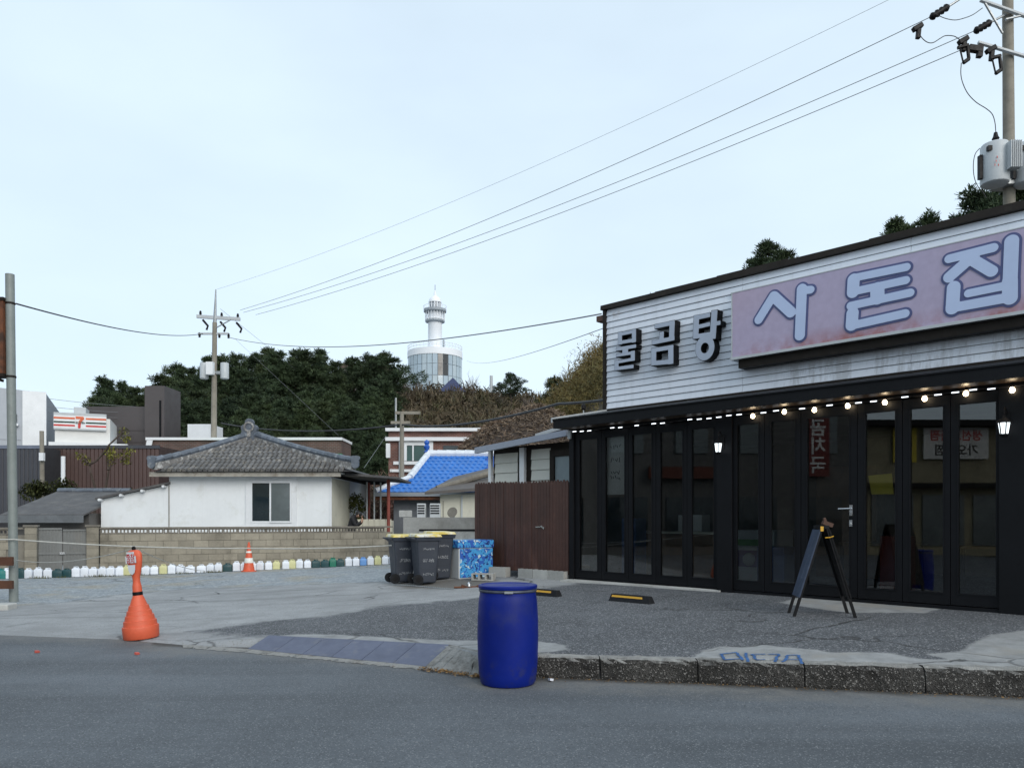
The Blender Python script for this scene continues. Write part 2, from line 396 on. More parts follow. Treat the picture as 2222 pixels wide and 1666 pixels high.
# old asphalt with exposed stone chips and a few cracks
asp = t.scalecol((.088,.093,.101), t.math('MULTIPLY', t.mr(low,.3,.7,.80,1.2), t.mr(med,.3,.7,.86,1.14)))
asp = t.mix(t.mr(chip.outputs[0],.74,1.0), asp, (.30,.305,.315))
asp = t.mix(t.mr(chip.outputs[1],.80,1.0), asp, (.045,.047,.05))
wv = t.n('VectorMath', operation='ADD'); nv = t.n('TexNoise'); nv.inputs['Scale'].default_value = 1.6; nv.inputs['Detail'].default_value = 5; t.l(t.pos(), nv.inputs['Vector'])
vs_ = t.n('VectorMath', operation='SCALE'); vs_.inputs['Scale'].default_value = .55; t.l(nv.outputs['Color'], vs_.inputs[0]); t.l(t.pos(), wv.inputs[0]); t.l(vs_.outputs[0], wv.inputs[1])
mpc = t.n('Mapping'); mpc.inputs['Scale'].default_value = (.42,.85,1); t.l(wv.outputs[0], mpc.inputs['Vector'])
ck = t.voro(1.0, 'DISTANCE_TO_EDGE', mpc.outputs[0]).outputs['Distance']
crack = t.math('MULTIPLY', t.mr(ck, .004, .016, 1, 0), t.mr(t.noise(.42,3), .47, .60))
# concrete
con = t.scalecol((.285,.293,.298), t.math('MULTIPLY', t.mr(low,.3,.7,.86,1.14), t.mr(med,.3,.7,.88,1.12)))
con = t.scalecol(con, t.mr(mid,.3,.7,.93,1.07))
mst = t.n('Mapping'); mst.inputs['Rotation'].default_value = (0,0,R(-32)); mst.inputs['Scale'].default_value = (.25,2.4,1); t.l(t.pos(), mst.inputs['Vector'])
con = t.scalecol(con, t.mr(t.noise(1.0,5,.6,mst.outputs[0]), .52,.72, 1, .72))
con = t.mix(t.mr(chip.outputs[2],.86,1), con, (.2,.19,.18))
cem = t.scalecol((.285,.29,.29), t.mr(t.noise(4,5,.65), .3,.7,.72,1.18))
cem = t.mix(t.mr(t.noise(1.3,4), .55,.68), cem, (.27,.26,.24))
# gravel
gv = t.voro(26); gcol = t.n('SeparateColor'); t.l(gv.outputs['Color'], gcol.inputs[0])
gra = t.mix(gcol.outputs[0], (.19,.215,.235), (.36,.385,.40))
gra = t.mix(t.mr(t.noise(.7,4), .5,.66), gra, t.mix(gcol.outputs[1], (.22,.215,.19), (.37,.355,.31)))
gra = t.scalecol(gra, t.mr(t.noise(5,4,.7), .3,.7,.78,1.2))
c = t.mix(mask('concrete',.75,.10,3.2), asp, con)
c = t.mix(mask('gravel',.7,.14,1.6), c, gra)
c = t.mix(mask('cement',.16,.025,5), c, cem)
c = t.mix(t.math('MULTIPLY', mask('dirt',.4,.12,3), .7), c, t.scalecol((.11,.095,.075), t.mr(mid,.3,.7,.7,1.3)))
c = t.mix(t.math('MULTIPLY', crack, .8), c, (.03,.03,.03))
hgt = t.math('ADD', t.math('MULTIPLY', sp.outputs['Distance'], .5), t.math('ADD', t.math('MULTIPLY', fine, .5), t.math('MULTIPLY', crack, -2.5)))
t.bsdf(c, .88, 0, .3, t.bump(hgt, .55, .012))
struct(link('parking_lot', me, t.m, smooth='all'))

# ---------------------------------------------------------------- road: worn asphalt, flat
t = NT('road_asphalt')
low = t.noise(.35, 4); med = t.noise(1.8, 5, .6)
mp = t.n('Mapping'); mp.inputs['Rotation'].default_value = (0,0,R(7)); mp.inputs['Scale'].default_value = (.10,1.1,1); t.l(t.pos(), mp.inputs['Vector'])
tr_ = t.noise(1.0, 4, .55, mp.outputs[0])
sp = t.voro(110); ch = t.n('SeparateColor'); t.l(sp.outputs['Color'], ch.inputs[0])
c = t.scalecol((.094,.105,.117), t.math('MULTIPLY', t.mr(low,.3,.7,.80,1.2), t.mr(tr_,.3,.7,.76,1.24)))
c = t.scalecol(c, t.mr(med,.3,.7,.92,1.08))
c = t.mix(t.mr(ch.outputs[0],.84,1.0), c, (.215,.225,.235)); c = t.mix(t.mr(ch.outputs[1],.84,1.0), c, (.05,.055,.06))
c = t.mix(t.mr(t.noise(2.2,6,.7), .66,.72,0,.5), c, (.23,.225,.21))
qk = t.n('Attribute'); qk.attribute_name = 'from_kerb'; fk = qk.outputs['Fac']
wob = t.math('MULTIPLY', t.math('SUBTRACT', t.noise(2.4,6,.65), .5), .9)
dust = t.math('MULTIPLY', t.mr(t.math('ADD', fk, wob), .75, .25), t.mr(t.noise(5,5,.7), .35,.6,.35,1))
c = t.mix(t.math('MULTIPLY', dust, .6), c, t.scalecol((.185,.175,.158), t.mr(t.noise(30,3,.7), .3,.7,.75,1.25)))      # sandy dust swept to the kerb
shade_grime = t.mr(t.math('ADD', fk, t.math('MULTIPLY', wob, .35)), .16, .02)
c = t.mix(t.math('MULTIPLY', shade_grime, .85), c, t.scalecol((.045,.041,.036), t.mr(t.noise(40,3), .3,.7,.6,1.5)))          # painted shade at the kerb foot, with the drum's contact shade and wet stain
oil = t.mr(t.noise(.9,6,.62), .55,.66)
c = t.mix(t.math('MULTIPLY', oil, .35), c, (.06,.065,.07))
t.bsdf(c, .82, 0, .35, t.bump(t.math('ADD', sp.outputs['Distance'], t.noise(140,2)), .35, .006))
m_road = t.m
rx_ = np.r_[np.linspace(-90,-13,24)[:-1], np.arange(-13,9,.12), np.linspace(9,90,24)]; ro = np.r_[np.linspace(-1.2,1.6,36), np.linspace(1.8,7,14), [9,12,15]]
ax_, aq_ = np.meshgrid(rx_, ro, indexing='ij'); ay_ = edge(ax_)-.17-aq_
ii = np.arange(ax_.size).reshape(ax_.shape); ff = np.stack([ii[:-1,:-1], ii[:-1,1:], ii[1:,1:], ii[1:,:-1]], -1).reshape(-1,4)
me = bpy.data.meshes.new('road'); me.from_pydata(np.c_[ax_.ravel(),ay_.ravel(),np.zeros(ax_.size)].tolist(), [], ff.tolist()); me.update()
me.attributes.new('from_kerb','FLOAT','POINT').data.foreach_set('value', np.where(ax_.ravel() > -4.5, aq_.ravel(), aq_.ravel()+.3)-.30*np.exp(-((ax_.ravel()+.06)**2+(ay_.ravel()-7.42)**2)/.36**2).astype(np.float32))  # band widens at the drum: contact shade put into the colour, and its wet stain
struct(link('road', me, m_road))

m_oldcement = M('dirty_old_cement', (.27,.265,.25), .9, .25, 5, (.10,.095,.085), (.46,.64), 5, bump=.6, bscale=35, bdist=.02)
# pale cement skirt along the foot of the ramp plates, worn into the road
def strip(name, A, B, mat, n=24, jig=.02, dz=.0):
    mb = MB(); A = np.array(A, float); B = np.array(B, float)
    def samp(P, u):
        L = np.r_[0, np.cumsum(np.hypot(*np.diff(P[:,:2],axis=0).T))]; L /= L[-1]
        return np.array([np.interp(u, L, P[:,k]) for k in range(3)])
    for i in range(n+1):
        a = samp(A, i/n); b = samp(B, i/n)
        a[:2] += rng.normal(0, jig, 2)*(0 < i < n)
        for k in range(4):
            p = a+(b-a)*k/3; mb.v.append((p[0],p[1],p[2]+dz))
    for i in range(n):
        for k in range(3): q = i*4+k; mb.f.append((q, q+4, q+5, q+1))
    return mb.build(name, mat, smooth='all')
struct(strip('cement_skirt', [(-4.0,9.42,.004),(-3.3,9.16,.004),(-2,8.55,.004),(-.95,8.04,.004)], [(-4.1,9.62,.012),(-3.18,9.29,.011),(-2,8.70,.011),(-.88,8.19,.011)], m_oldcement, 110, .022))

# ---------------------------------------------------------------- kerb
t = NT('kerb_stone')
sp = t.voro(95); ch = t.n('SeparateColor'); t.l(sp.outputs['Color'], ch.inputs[0])
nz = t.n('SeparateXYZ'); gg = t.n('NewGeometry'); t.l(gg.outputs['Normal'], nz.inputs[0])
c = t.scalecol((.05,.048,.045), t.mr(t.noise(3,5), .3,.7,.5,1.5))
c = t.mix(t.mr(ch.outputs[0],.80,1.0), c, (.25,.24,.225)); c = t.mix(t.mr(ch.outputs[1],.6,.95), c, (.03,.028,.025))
top = t.scalecol((.30,.295,.28), t.mr(t.noise(6,5,.65), .3,.7,.7,1.25))     # the paler upper face of each stone
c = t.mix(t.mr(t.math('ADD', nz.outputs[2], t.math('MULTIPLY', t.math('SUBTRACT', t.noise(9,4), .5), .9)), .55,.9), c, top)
oi = t.n('ObjectInfo').outputs['Random']; c = t.scalecol(c, t.mr(oi,0,1,.85,1.15))
t.bsdf(c, .9, 0, .2, t.bump(t.math('ADD', sp.outputs['Distance'], t.noise(60,3)), .8, .02))
m_kerb = t.m
kf = [(-.34,7.74),(.3,7.66),(.9,7.54),(1.85,7.37),(4.48,6.8),(7,6.1),(10,5.1)]
kx, ky = zip(*kf)
kerb = bpy.data.objects.new('kerb', None); COL.objects.link(kerb); struct(kerb); kerb['label'] = 'dark exposed-aggregate kerb along the road edge'
joints = [-.34, .86, 1.775, 2.72, 3.72, 4.72, 5.7, 6.7, 7.7]
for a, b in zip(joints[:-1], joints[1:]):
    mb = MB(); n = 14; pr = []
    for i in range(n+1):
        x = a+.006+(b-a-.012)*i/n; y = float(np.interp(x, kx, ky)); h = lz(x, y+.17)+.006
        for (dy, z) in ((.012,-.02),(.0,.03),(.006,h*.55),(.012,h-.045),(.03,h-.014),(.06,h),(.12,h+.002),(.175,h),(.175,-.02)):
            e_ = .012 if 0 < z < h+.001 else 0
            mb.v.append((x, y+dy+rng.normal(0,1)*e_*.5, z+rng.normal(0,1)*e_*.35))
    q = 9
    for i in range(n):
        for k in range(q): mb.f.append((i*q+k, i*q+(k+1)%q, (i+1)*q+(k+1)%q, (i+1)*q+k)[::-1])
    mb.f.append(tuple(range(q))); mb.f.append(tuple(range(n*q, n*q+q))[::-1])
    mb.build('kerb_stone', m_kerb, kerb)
# rough cement ending between ramp and kerb
o = strip('cement_kerb_end', [(-.93,8.16,.0),(-.72,7.92,.0),(-.52,7.77,.0),(-.335,7.71,.0)], [(-.70,8.66,.165),(-.5,8.3,.19),(-.40,8.1,.205),(-.3,7.93,.216)], m_oldcement, 30, .022)
struct(o)

# blue spray marks on the kerb
m_bluespray = M('blue_spray_paint', (.03,.10,.26), .8, .3, 8)
strk = [((1561,1424),(1598,1420)),((1566,1424),(1572,1436)),((1570,1437),(1606,1434)),((1600,1421),(1612,1438)),((1618,1421),(1625,1440)),((1632,1424),(1662,1424)),((1632,1424),(1640,1436)),
        ((1640,1437),(1660,1436)),((1668,1424),(1690,1424)),((1690,1424),(1680,1441)),((1700,1441),(1712,1426)),((1712,1426),(1733,1426)),((1733,1426),(1740,1444)),((1706,1436),(1736,1436))]
mb = MB()
for (a, b) in strk:
    pts = []
    for k in range(7):
        u = k/6; px = a[0]+(b[0]-a[0])*u+rng.normal(0,1.2); py = a[1]+(b[1]-a[1])*u-3
        x, d, z = G(px, py); pts.append((x, d))
    for k in range(6):
        p, q = pts[k], pts[k+1]; dx, dy = q[0]-p[0], q[1]-p[1]; L = math.hypot(dx,dy)+1e-6; w = .014
        nx, ny = -dy/L*w, dx/L*w
        def H_(x, y):
            yy = y-float(np.interp(x,kx,ky)); return lz(x, max(y, float(np.interp(x,kx,ky))+.17))+.0125 - max(0,(.06-yy))*.25
        mb.add([(p[0]-nx,p[1]-ny,H_(p[0],p[1])),(q[0]-nx,q[1]-ny,H_(q[0],q[1])),(q[0]+nx,q[1]+ny,H_(q[0],q[1])+.001*(k%3)),(p[0]+nx,p[1]+ny,H_(p[0],p[1]))], [(0,1,2,3)])
tag(stuff(mb.build('spray_paint_marks', m_bluespray)), 'blue spray painted numbers on the pale kerb top', 'paint marks')

# ramp plates (six steel-blue plates side by side)
m_ramp = M('blue_grey_ramp_plate', (.088,.10,.15), .6, .14, 2.5, (.15,.155,.17), (.56,.74), 4, bump=.1, rnd=.06)
ramp = thing('kerb_ramp', 'blue-grey sloping kerb ramp plates at the lot entrance', 'ramp', (-2.0,8.8,0))
lo0, lo1, up0, up1 = Vector((-3.17,9.29,.012)), Vector((-.91,8.19,.012)), Vector((-3.02,9.60,.128)), Vector((-.70,8.66,.165))
for i in range(6):
    u0, u1 = i/6+.0015, (i+1)/6-.0015
    a, b, c_, d_ = lo0.lerp(lo1,u0), lo0.lerp(lo1,u1), up0.lerp(up1,u1), up0.lerp(up1,u0)
    off = Vector((-2.0,8.8,0)); dn = Vector((0,0,.03))
    P = [tuple(p-off) for p in (a,b,c_,d_)]; Q = [tuple(p-off-dn) for p in (a,b,c_,d_)]
    MB().hexa(Q, P).build('ramp_plate', m_ramp, ramp)
# ---------------------------------------------------------------- terrain
def sm(u): u = np.clip(u,0,1); return u*u*(3-2*u)
def T(x, y):
    x = np.asarray(x,float); y = np.asarray(y,float)
    a = 31*sm((y-50)/160)*sm((x+100)/55)*(1-.08*sm((x+12)/26))
    b = 15*sm((x+5)/17)*sm((y-26)/30)*(1-sm((y-85)/40))
    z = np.maximum(a,b)+.35*np.minimum(a,b)
    z = z*(1-.9*sm((y-260)/200))
    return z-.12
tx = np.r_[np.linspace(-1500,-160,12)[:-1], np.linspace(-160,160,90), np.linspace(160,1500,12)[1:]]
ty = np.r_[np.linspace(-600,-20,10)[:-1], np.linspace(-20,280,90), np.linspace(280,2500,16)[1:]]
ax_, ay_ = np.meshgrid(tx, ty, indexing='ij'); az_ = T(ax_, ay_)
ii = np.arange(ax_.size).reshape(ax_.shape)
ff = np.stack([ii[:-1,:-1], ii[1:,:-1], ii[1:,1:], ii[:-1,1:]], -1).reshape(-1,4)
me = bpy.data.meshes.new('ground'); me.from_pydata(np.c_[ax_.ravel(),ay_.ravel(),az_.ravel()].tolist(), [], ff.tolist()); me.update()
m_earth = M('hill_earth', (.075,.062,.045), .95, .3, .35, (.05,.055,.028), (.5,.65), .15, bump=.4, bscale=3, bdist=.3)
struct(link('ground', me, m_earth, smooth='all'))
# ================================================================ restaurant (local frame: x along the glazed front, y into the building)
AX, AY = 1.18, 14.41
Q2 = math.sqrt(.5)
def S(px, o=0.):
    k = (px-HX)/F; return (k*(AY+Q2*o)-(AX+Q2*o))/(Q2*(1+k))
def DD(s, o=0.): return AY+Q2*o-Q2*s
def ZF(px, py, o=0.): return Z(py, DD(S(px,o),o))
def FW(s, o, z): return (AX+Q2*s+Q2*o, AY-Q2*s+Q2*o, z)      # facade coordinates -> world
REST = thing('restaurant', 'white-sided restaurant with black folding glass front and lit string lights', 'restaurant', (AX,AY,0), R(-45))
ZB, PB, PT, HT = .455, .60, 3.04, 3.17
L_b = [1250,1307,1365.5,1425.5,1493,1560]; L_p = [(1258,1300),(1314,1359),(1372,1418),(1433,1485),(1501,1553)]
R_b = [1593,1661,1740,1862,1960,2064,2170]; R_p = [(1599,1650),(1673,1729),(1751,1847),(1877,1947),(1974,2051),(2078,2166)]
def panel(s0, s1, p0, p1, door=False):
    mb = MB(); g = .004; s0 += g; s1 -= g; y0, y1 = -.03, .035; zt = HT-.015; zb = ZB+.012
    mb.box(s0,p0,y0,y1,zb,zt).box(p1,s1,y0,y1,zb,zt).box(p0,p1,y0+.001,y1-.001,zb,PB).box(p0,p1,y0+.001,y1-.001,PT,zt)
    o = mb.build('entrance_door' if door else 'folding_panel', m_black, REST)
    MB().box(p0+.002,p1-.002,-.004,.004,PB+.002,PT-.002).build('pane', m_glass, o)
    bd = MB()       # raised glazing bead round the pane
    for a,b,c,d in ((p0,p0+.018,PB,PT),(p1-.018,p1,PB,PT),(p0+.018,p1-.018,PB,PB+.018),(p0+.018,p1-.018,PT-.018,PT)): bd.box(a,b,-.036,-.006,c,d)
    bd.build('glazing_bead', m_black, o)
    return o
panels = []
for b, p in ((L_b, L_p), (R_b, R_p)):
    for i, (q0, q1) in enumerate(p):
        panels.append(panel(S(b[i]), S(b[i+1]), S(q0), S(q1), b is R_b and i == 2))
s_end = S(2170)+.55
for k in range(4): panel(s_end+.66*k, s_end+.66*(k+1), s_end+.66*k+.07, s_end+.66*(k+1)-.07)
SE = s_end+.66*4
door = panels[7]
hs = S(1849)-.0; hz = ZF(1849, 1103)
hb = MB(); hb.box(hs-.02,hs+.02,-.045,-.031,hz-.10,hz+.05).tube([(hs,-.045,hz),(hs,-.085,hz)],.011,8).tube([(hs+.008,-.085,hz),(hs-.16,-.085,hz-.004)],.010,8)
hb.box(hs-.022,hs+.022,-.05,-.046,hz-.25,hz-.16).lathe([(.012,-.012),(.012,.012)],10,(hs,-.05,hz-.205))
m_chrome = M('satin_steel', (.62,.63,.65), .25, .06, 6, metal=.9)
hb.build('handle', m_chrome, door, smooth=True)
for (nm, s0, s1) in (('post', -.10, S(1250)), ('post', S(1560), S(1593)), ('post', S(2170), s_end)):
    MB().box(s0+.004, s1-.004, -.07, .07, .40, HT+.0).build(nm, m_black, REST, bevel=.004)
MB().box(-.10, SE, -.045, .06, .38, ZB).build('threshold', m_black, REST)
MB().box(-.10, SE, -.075, .10, HT+.003, 3.33).build('header_beam', m_black, REST)
MB().box(-.16, SE, -.44, -.41, 3.22, 3.37).build('canopy_fascia', m_black, REST)
m_soffit = M('brown_soffit', (.05,.032,.02), .5, .2, 3)
MB().box(-.15, SE, -.408, -.077, 3.225, 3.245).build('soffit', m_soffit, REST)
MB().hexa([(-.16,-.46,3.373),(SE,-.46,3.373),(SE,1.19,3.69),(-.16,1.19,3.69)], [(-.16,-.46,3.393),(SE,-.46,3.393),(SE,1.19,3.71),(-.16,1.19,3.71)]).build('canopy_roof', m_black, REST)
m_flash = M('grey_flashing', (.40,.43,.45), .45, .12, 3)
MB().hexa([(-.20,-.46,3.33),(-.165,-.46,3.33),(-.165,1.19,3.65),(-.20,1.19,3.65)], [(-.20,-.46,3.42),(-.165,-.46,3.42),(-.165,1.19,3.74),(-.20,1.19,3.74)]).build('canopy_flashing', m_flash, REST)
MB().box(-.09,-.03,-.12,-.08,3.05,3.2).build('junction_box', m_flash, REST)
# footing shown under the left half
fb = MB(); f0 = [(-.12,-.30,.20),(3.05,-.10,.20),(3.05,.0,.20),(-.12,.0,.20)]
fb.hexa(f0, [(a,b,.452-(.016 if b < -.05 else 0)) for a,b,c in f0]).build('footing', m_conclight, REST)
# upper wall with lapped boards
UO = 1.2; uz0, uz1 = 3.745, 5.71; nrow = 16; rh = (uz1-uz0)/nrow
MB().box(-.25, SE, UO, UO+.12, 3.6, uz1).build('upper_wall', M('board_backing', (.16,.13,.10), .8), REST)
segs = [(-.19,2.75),(2.753,5.45),(5.453,8.2),(8.203,SE)]
for (a, b) in segs:
    mb = MB(); mb.prism([(UO-.006,0),(UO-.026,.0),(UO-.026,.012),(UO-.006,rh-.006)], a+.001, b-.001, 'x'); me_ = mb.mesh('siding_board')
    for i in range(nrow): link('siding_board', me_, m_siding, REST, (0, random.uniform(-.0015,.0015), uz0+i*rh))
MB().box(-.27,-.195,UO-.05,UO+.14,3.60,5.71).build('corner_trim', m_darktrim, REST, bevel=.006)
MB().box(-.19,SE,UO-.045,UO-.001,3.60,3.742).build('lower_trim', m_darktrim, REST)
cp = MB()
for i in range(8):
    a = -.29+(SE+.29)*i/8; b = -.29+(SE+.29)*(i+1)/8; j0 = .01*((i*7)%3)
    cp.hexa([(a,UO-.10,5.712),(b,UO-.10,5.712),(b,UO+.3,5.712),(a,UO+.3,5.712)], [(a,UO-.09,5.80+j0),(b,UO-.09,5.80+j0),(b,UO+.3,5.84+j0),(a,UO+.3,5.84+j0)])
cp.build('roof_cap', m_darktrim, REST)
MB().box(-.30,SE,UO+.14,7.2,5.55,5.70).build('roof', m_darktrim, REST)
MB().box(-.30,-.14,UO+.13,7.2,.40,5.55).build('side_wall', m_conclight, REST)
MB().box(-.45,-.275,UO-.02,UO+.16,5.52,5.63).build('rafter_end', m_woodbrown, REST)
MB().box(2.55,3.45,UO-.06,UO-.024,uz1-.275,uz1-.235).build('lamp_rail', m_black, REST)
# room behind the glass
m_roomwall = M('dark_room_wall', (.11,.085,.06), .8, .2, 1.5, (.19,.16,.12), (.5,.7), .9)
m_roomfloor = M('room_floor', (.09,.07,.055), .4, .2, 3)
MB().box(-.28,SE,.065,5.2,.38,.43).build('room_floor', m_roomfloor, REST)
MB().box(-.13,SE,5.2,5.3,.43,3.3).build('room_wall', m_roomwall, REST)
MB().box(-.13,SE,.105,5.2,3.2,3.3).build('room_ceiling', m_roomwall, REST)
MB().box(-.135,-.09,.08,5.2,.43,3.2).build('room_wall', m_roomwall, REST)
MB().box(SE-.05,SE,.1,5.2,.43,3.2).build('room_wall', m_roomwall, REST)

# ---------------------------------------------------------------- wall sign with three large syllables
t = NT('sign_face')
sx = t.n('SeparateXYZ'); t.l(t.pos(), sx.inputs[0])
c = t.mix(t.mr(t.noise(.35,2), .3,.7), (.40,.355,.50), (.42,.335,.44))
c = t.mix(t.math('MULTIPLY', t.mr(sx.outputs[2], 4.55, 4.29), t.mr(t.noise(2.2,5,.6), .38,.62)), c, (.30,.10,.09))     # rust bleeding up from the lower edge
c = t.scalecol(c, t.mr(t.noise(9,3), .3,.7,.95,1.05))
t.bsdf(c, .38, 0, .5); m_signface = t.m
SO = .90; s0 = S(1588, SO); s1 = 8.9; z0, z1 = 4.285, 5.395
SIGN = thing('shop_sign', 'long mauve-pink sign board with three big pale blue Korean syllables', 'sign', FW(s0, UO-.02, z0), R(-45))
def SL(s, o, z): return (s-s0, o-(UO-.02), z-z0)
a = SL(s0,SO,z0); b = SL(s1,UO-.03,z1)
MB().box(a[0]+.012,b[0]-.012,a[1],b[1],a[2]+.012,b[2]-.012).build('face', m_signface, SIGN)
fr = MB(); fo = a[1]-.006
fr.box(a[0]-.008,a[0]+.010,fo,b[1],a[2],b[2]).box(b[0]-.01,b[0],fo,b[1],a[2],b[2]).box(a[0]+.011,b[0]-.011,fo,b[1],b[2]-.010,b[2]+.004).box(a[0]-.01,b[0],fo-.03,b[1],a[2]-.035,a[2]+.009)
fr.build('edge_frame', m_greybox, SIGN)
MB().box(a[0]+.09,b[0],a[1]+.06,b[1],a[2]-.17,a[2]-.038).build('support_ledge', m_darktrim, SIGN)
m_signletter = M('pale_blue_letter', (.46,.55,.76), .45, .04, 1)
m_signline = M('slate_blue_outline', (.07,.085,.21), .45, .05, 1)
def trace(prims, ox, oy, sc, o):
    out = []
    for p in prims:
        if p[0] == 'c':
            q = [p[0]]
            for zx, zy in ((p[1],p[2]),(p[3],p[4])):
                px, py = ox+zx/sc, oy+zy/sc; q += [S(px,o), ZF(px,py,o)]
            out.append(tuple(q+list(p[5:])))
        else:
            px, py = ox+p[1]/sc, oy+p[2]/sc; out.append(('o', S(px,o), ZF(px,py,o), *p[3:]))
    return out
big = [
 [('c',398,610,292,782,.073),('c',402,615,525,728,.085),('c',605,560,590,895,.082),('c',615,570,668,566,.062)],
 [('c',992,478,1362,402,.058),('c',980,492,975,582,.09),('c',985,578,1358,497,.058),('c',1152,560,1152,625,.10),('c',958,682,1388,588,.06),('c',972,735,966,820,.09),('c',966,825,1352,738,.062)],
 [('c',1672,342,1992,262,.06),('c',1850,318,1672,475,.075),('c',1850,355,1980,432,.075),('c',2125,215,2112,530,.085),('c',1705,548,1695,700,.085),('c',2112,500,2112,625,.09),('c',1812,592,2085,536,.055),('c',1702,695,2112,620,.065)]]
for pr in big:
    tp = trace(pr, 1560, 460, 3.3414, SO)
    o = sdf_shape(tp, .012, .032, .006).build('letter_outline', m_signline, SIGN, SL(0,SO-.010,0))
    sdf_shape(tp, .012, 0., .006).build('letter', m_signletter, o, (0,-.010,0))
# ---------------------------------------------------------------- three channel letters
m_chanface = M('grey_blue_letter_face', (.36,.41,.50), .4, .06, 2)
m_chanside = M('black_letter_side', (.004,.004,.005), .6, .1, 2, spec=.15)
small = [('mul', [('c',318,588,520,545,.036,1),('c',318,712,520,678,.036,1),('c',312,588,312,712,.05,1),('c',522,545,522,678,.05,1),('c',272,812,535,768,.036,1),('c',392,822,391,842,.07,1),
   ('c',270,905,515,865,.032,1),('c',505,870,505,955,.05,1),('c',268,1008,505,962,.032,1),('c',262,1010,262,1095,.05,1),('c',266,1102,498,1072,.036,1)]),
 ('gom', [('c',855,470,1110,418,.042,1),('c',1095,425,1088,600,.058,1),('c',938,585,935,670,.05,1),('c',815,712,1105,652,.042,1),('c',822,828,1085,782,.042,1),('c',818,835,818,1015,.058,1),('c',1075,795,1075,995,.058,1),('c',822,1022,1080,998,.045,1)]),
 ('tang', [('c',1455,342,1640,302,.042,1),('c',1458,345,1448,615,.058,1),('c',1465,482,1640,440,.038,1),('c',1452,622,1680,585,.042,1),('c',1728,275,1705,615,.062,1),('c',1745,430,1795,420,.04,1),('o',1585,795,.135,.155,.062)])]
CH = thing('channel_letters', 'three raised grey Korean letters on the white siding beside the sign', 'sign lettering', FW(.2, UO-.03, 4.4), R(-45))
for nm, pr in small:
    tp = trace(pr, 1300, 640, 6.9125, 1.0)
    o = sdf_shape(tp, .009, 0.004, .17).build('letter', m_chanside, CH, (-.2, 1.005-(UO-.03), -4.4))
    sdf_shape(tp, .009, -.004, .004).build('letter_face', m_chanface, o, (0,-.006,0))

# ---------------------------------------------------------------- string of lights
SLT = thing('string_light', 'lit string of round warm bulbs and white light sticks under the canopy', 'string light', FW(0,-.09,3.19), R(-45))
m_bulb = EM('warm_bulb', (1,.78,.5), 14); m_stick = EM('white_light_stick', (.85,.92,1), 1.7); m_stickoff = M('unlit_stick', (.05,.05,.05), .4)
def sag(s): return -.018*abs(math.sin(s*math.pi/.82))
sb = [S(p*K,-.09) for p in (1627,1695,1760,1832,1912,1998,2087,2187)]; sb += [sb[-1]+.66, sb[-1]+1.3]
MB().tube([(s_, 0, sag(s_)) for s_ in np.arange(0.02, SE, .1)], .006, 5).build('cord', m_wire, SLT)
stick = MB().tube([(-.042,0,0),(.042,0,0)], .0075, 6).mesh('light_stick'); stick2 = stick.copy()
s_ = .06; k = 0
while s_ < SE-.2:
    if min(abs(s_-q) for q in sb) > .06:
        off = k in (3,4,7,9,12,13) or (k > 22 and k % 9 == 5)
        link('unlit_stick' if off else 'light_stick', stick2 if off else stick, m_stickoff if off else m_stick, SLT, (s_,-.008,sag(s_)-.008))
    s_ += .175 if s_ < 3.3 else .20; k += 1
bulb = MB().lathe([(.002,-.068),(.018,-.064),(.028,-.050),(.031,-.036),(.027,-.020),(.018,-.006),(.014,0)], 14).mesh('bulb'); sock = MB().lathe([(.015,.0),(.016,.03),(.008,.035)], 10).mesh('bulb_socket')
for q in sb:
    b_ = link('bulb', bulb, m_bulb, SLT, (q,-.012,sag(q)-.01), smooth='all'); link('bulb_socket', sock, m_blacksoft, b_, (0,0,0))
# ---------------------------------------------------------------- two wall lanterns
m_lant = EM('lantern_glow', (.86,.95,1), 1.6)
def lantern(px, py, label):
    s = S(px,-.22); z = ZF(px, py, -.22)
    o = thing('wall_lantern', label, 'lantern', FW(s,-.08,z-.2), R(-45), 'wall lanterns on the posts')
    y = -.14
    MB().lathe([(.045,.02),(.055,.03),(.075,.16),(.078,.175)], 6, (0,y,0)).build('glow_glass', m_lant, o)
    fr = MB()
    for j in range(6):
        q = 2*math.pi*j/6; fr.tube([(math.cos(q)*.058,y+math.sin(q)*.058,.02),(math.cos(q)*.083,y+math.sin(q)*.083,.18)], .009, 5)
        q2 = q+math.pi/6; fr.tube([(math.cos(q2)*.052,y+math.sin(q2)*.052,.16),(math.cos(q2)*.050,y+math.sin(q2)*.050,.10),(math.cos(q)*.068,y+math.sin(q)*.068,.17)], .008, 4)
    fr.lathe([(.03,-.03),(.06,.0),(.062,.02)], 6, (0,y,0)).build('cage', m_blacksoft, o)
    MB().lathe([(.105,.178),(.10,.19),(.05,.235),(.03,.25),(.012,.29),(.02,.30),(.004,.32)], 12, (0,y,0)).build('cap', m_blacksoft, o, smooth=True)
    MB().tube([(0,y,.31),(0,y+.0,.36),(.0,y+.05,.40),(0,y+.10,.37),(0,.01,.30)], .011, 6).tube([(0,y+.02,.36),(.02,y+.05,.33),(.0,y+.08,.32)], .006, 5).box(-.04,.04,-.002,.012,.08,.34).build('bracket', m_blacksoft, o); o.scale = (.85,)*3
lantern(1557, 955, 'small lit lantern on the middle post between the glass panels')
lantern(2178, 908, 'small lit lantern on the right post near the picture edge')

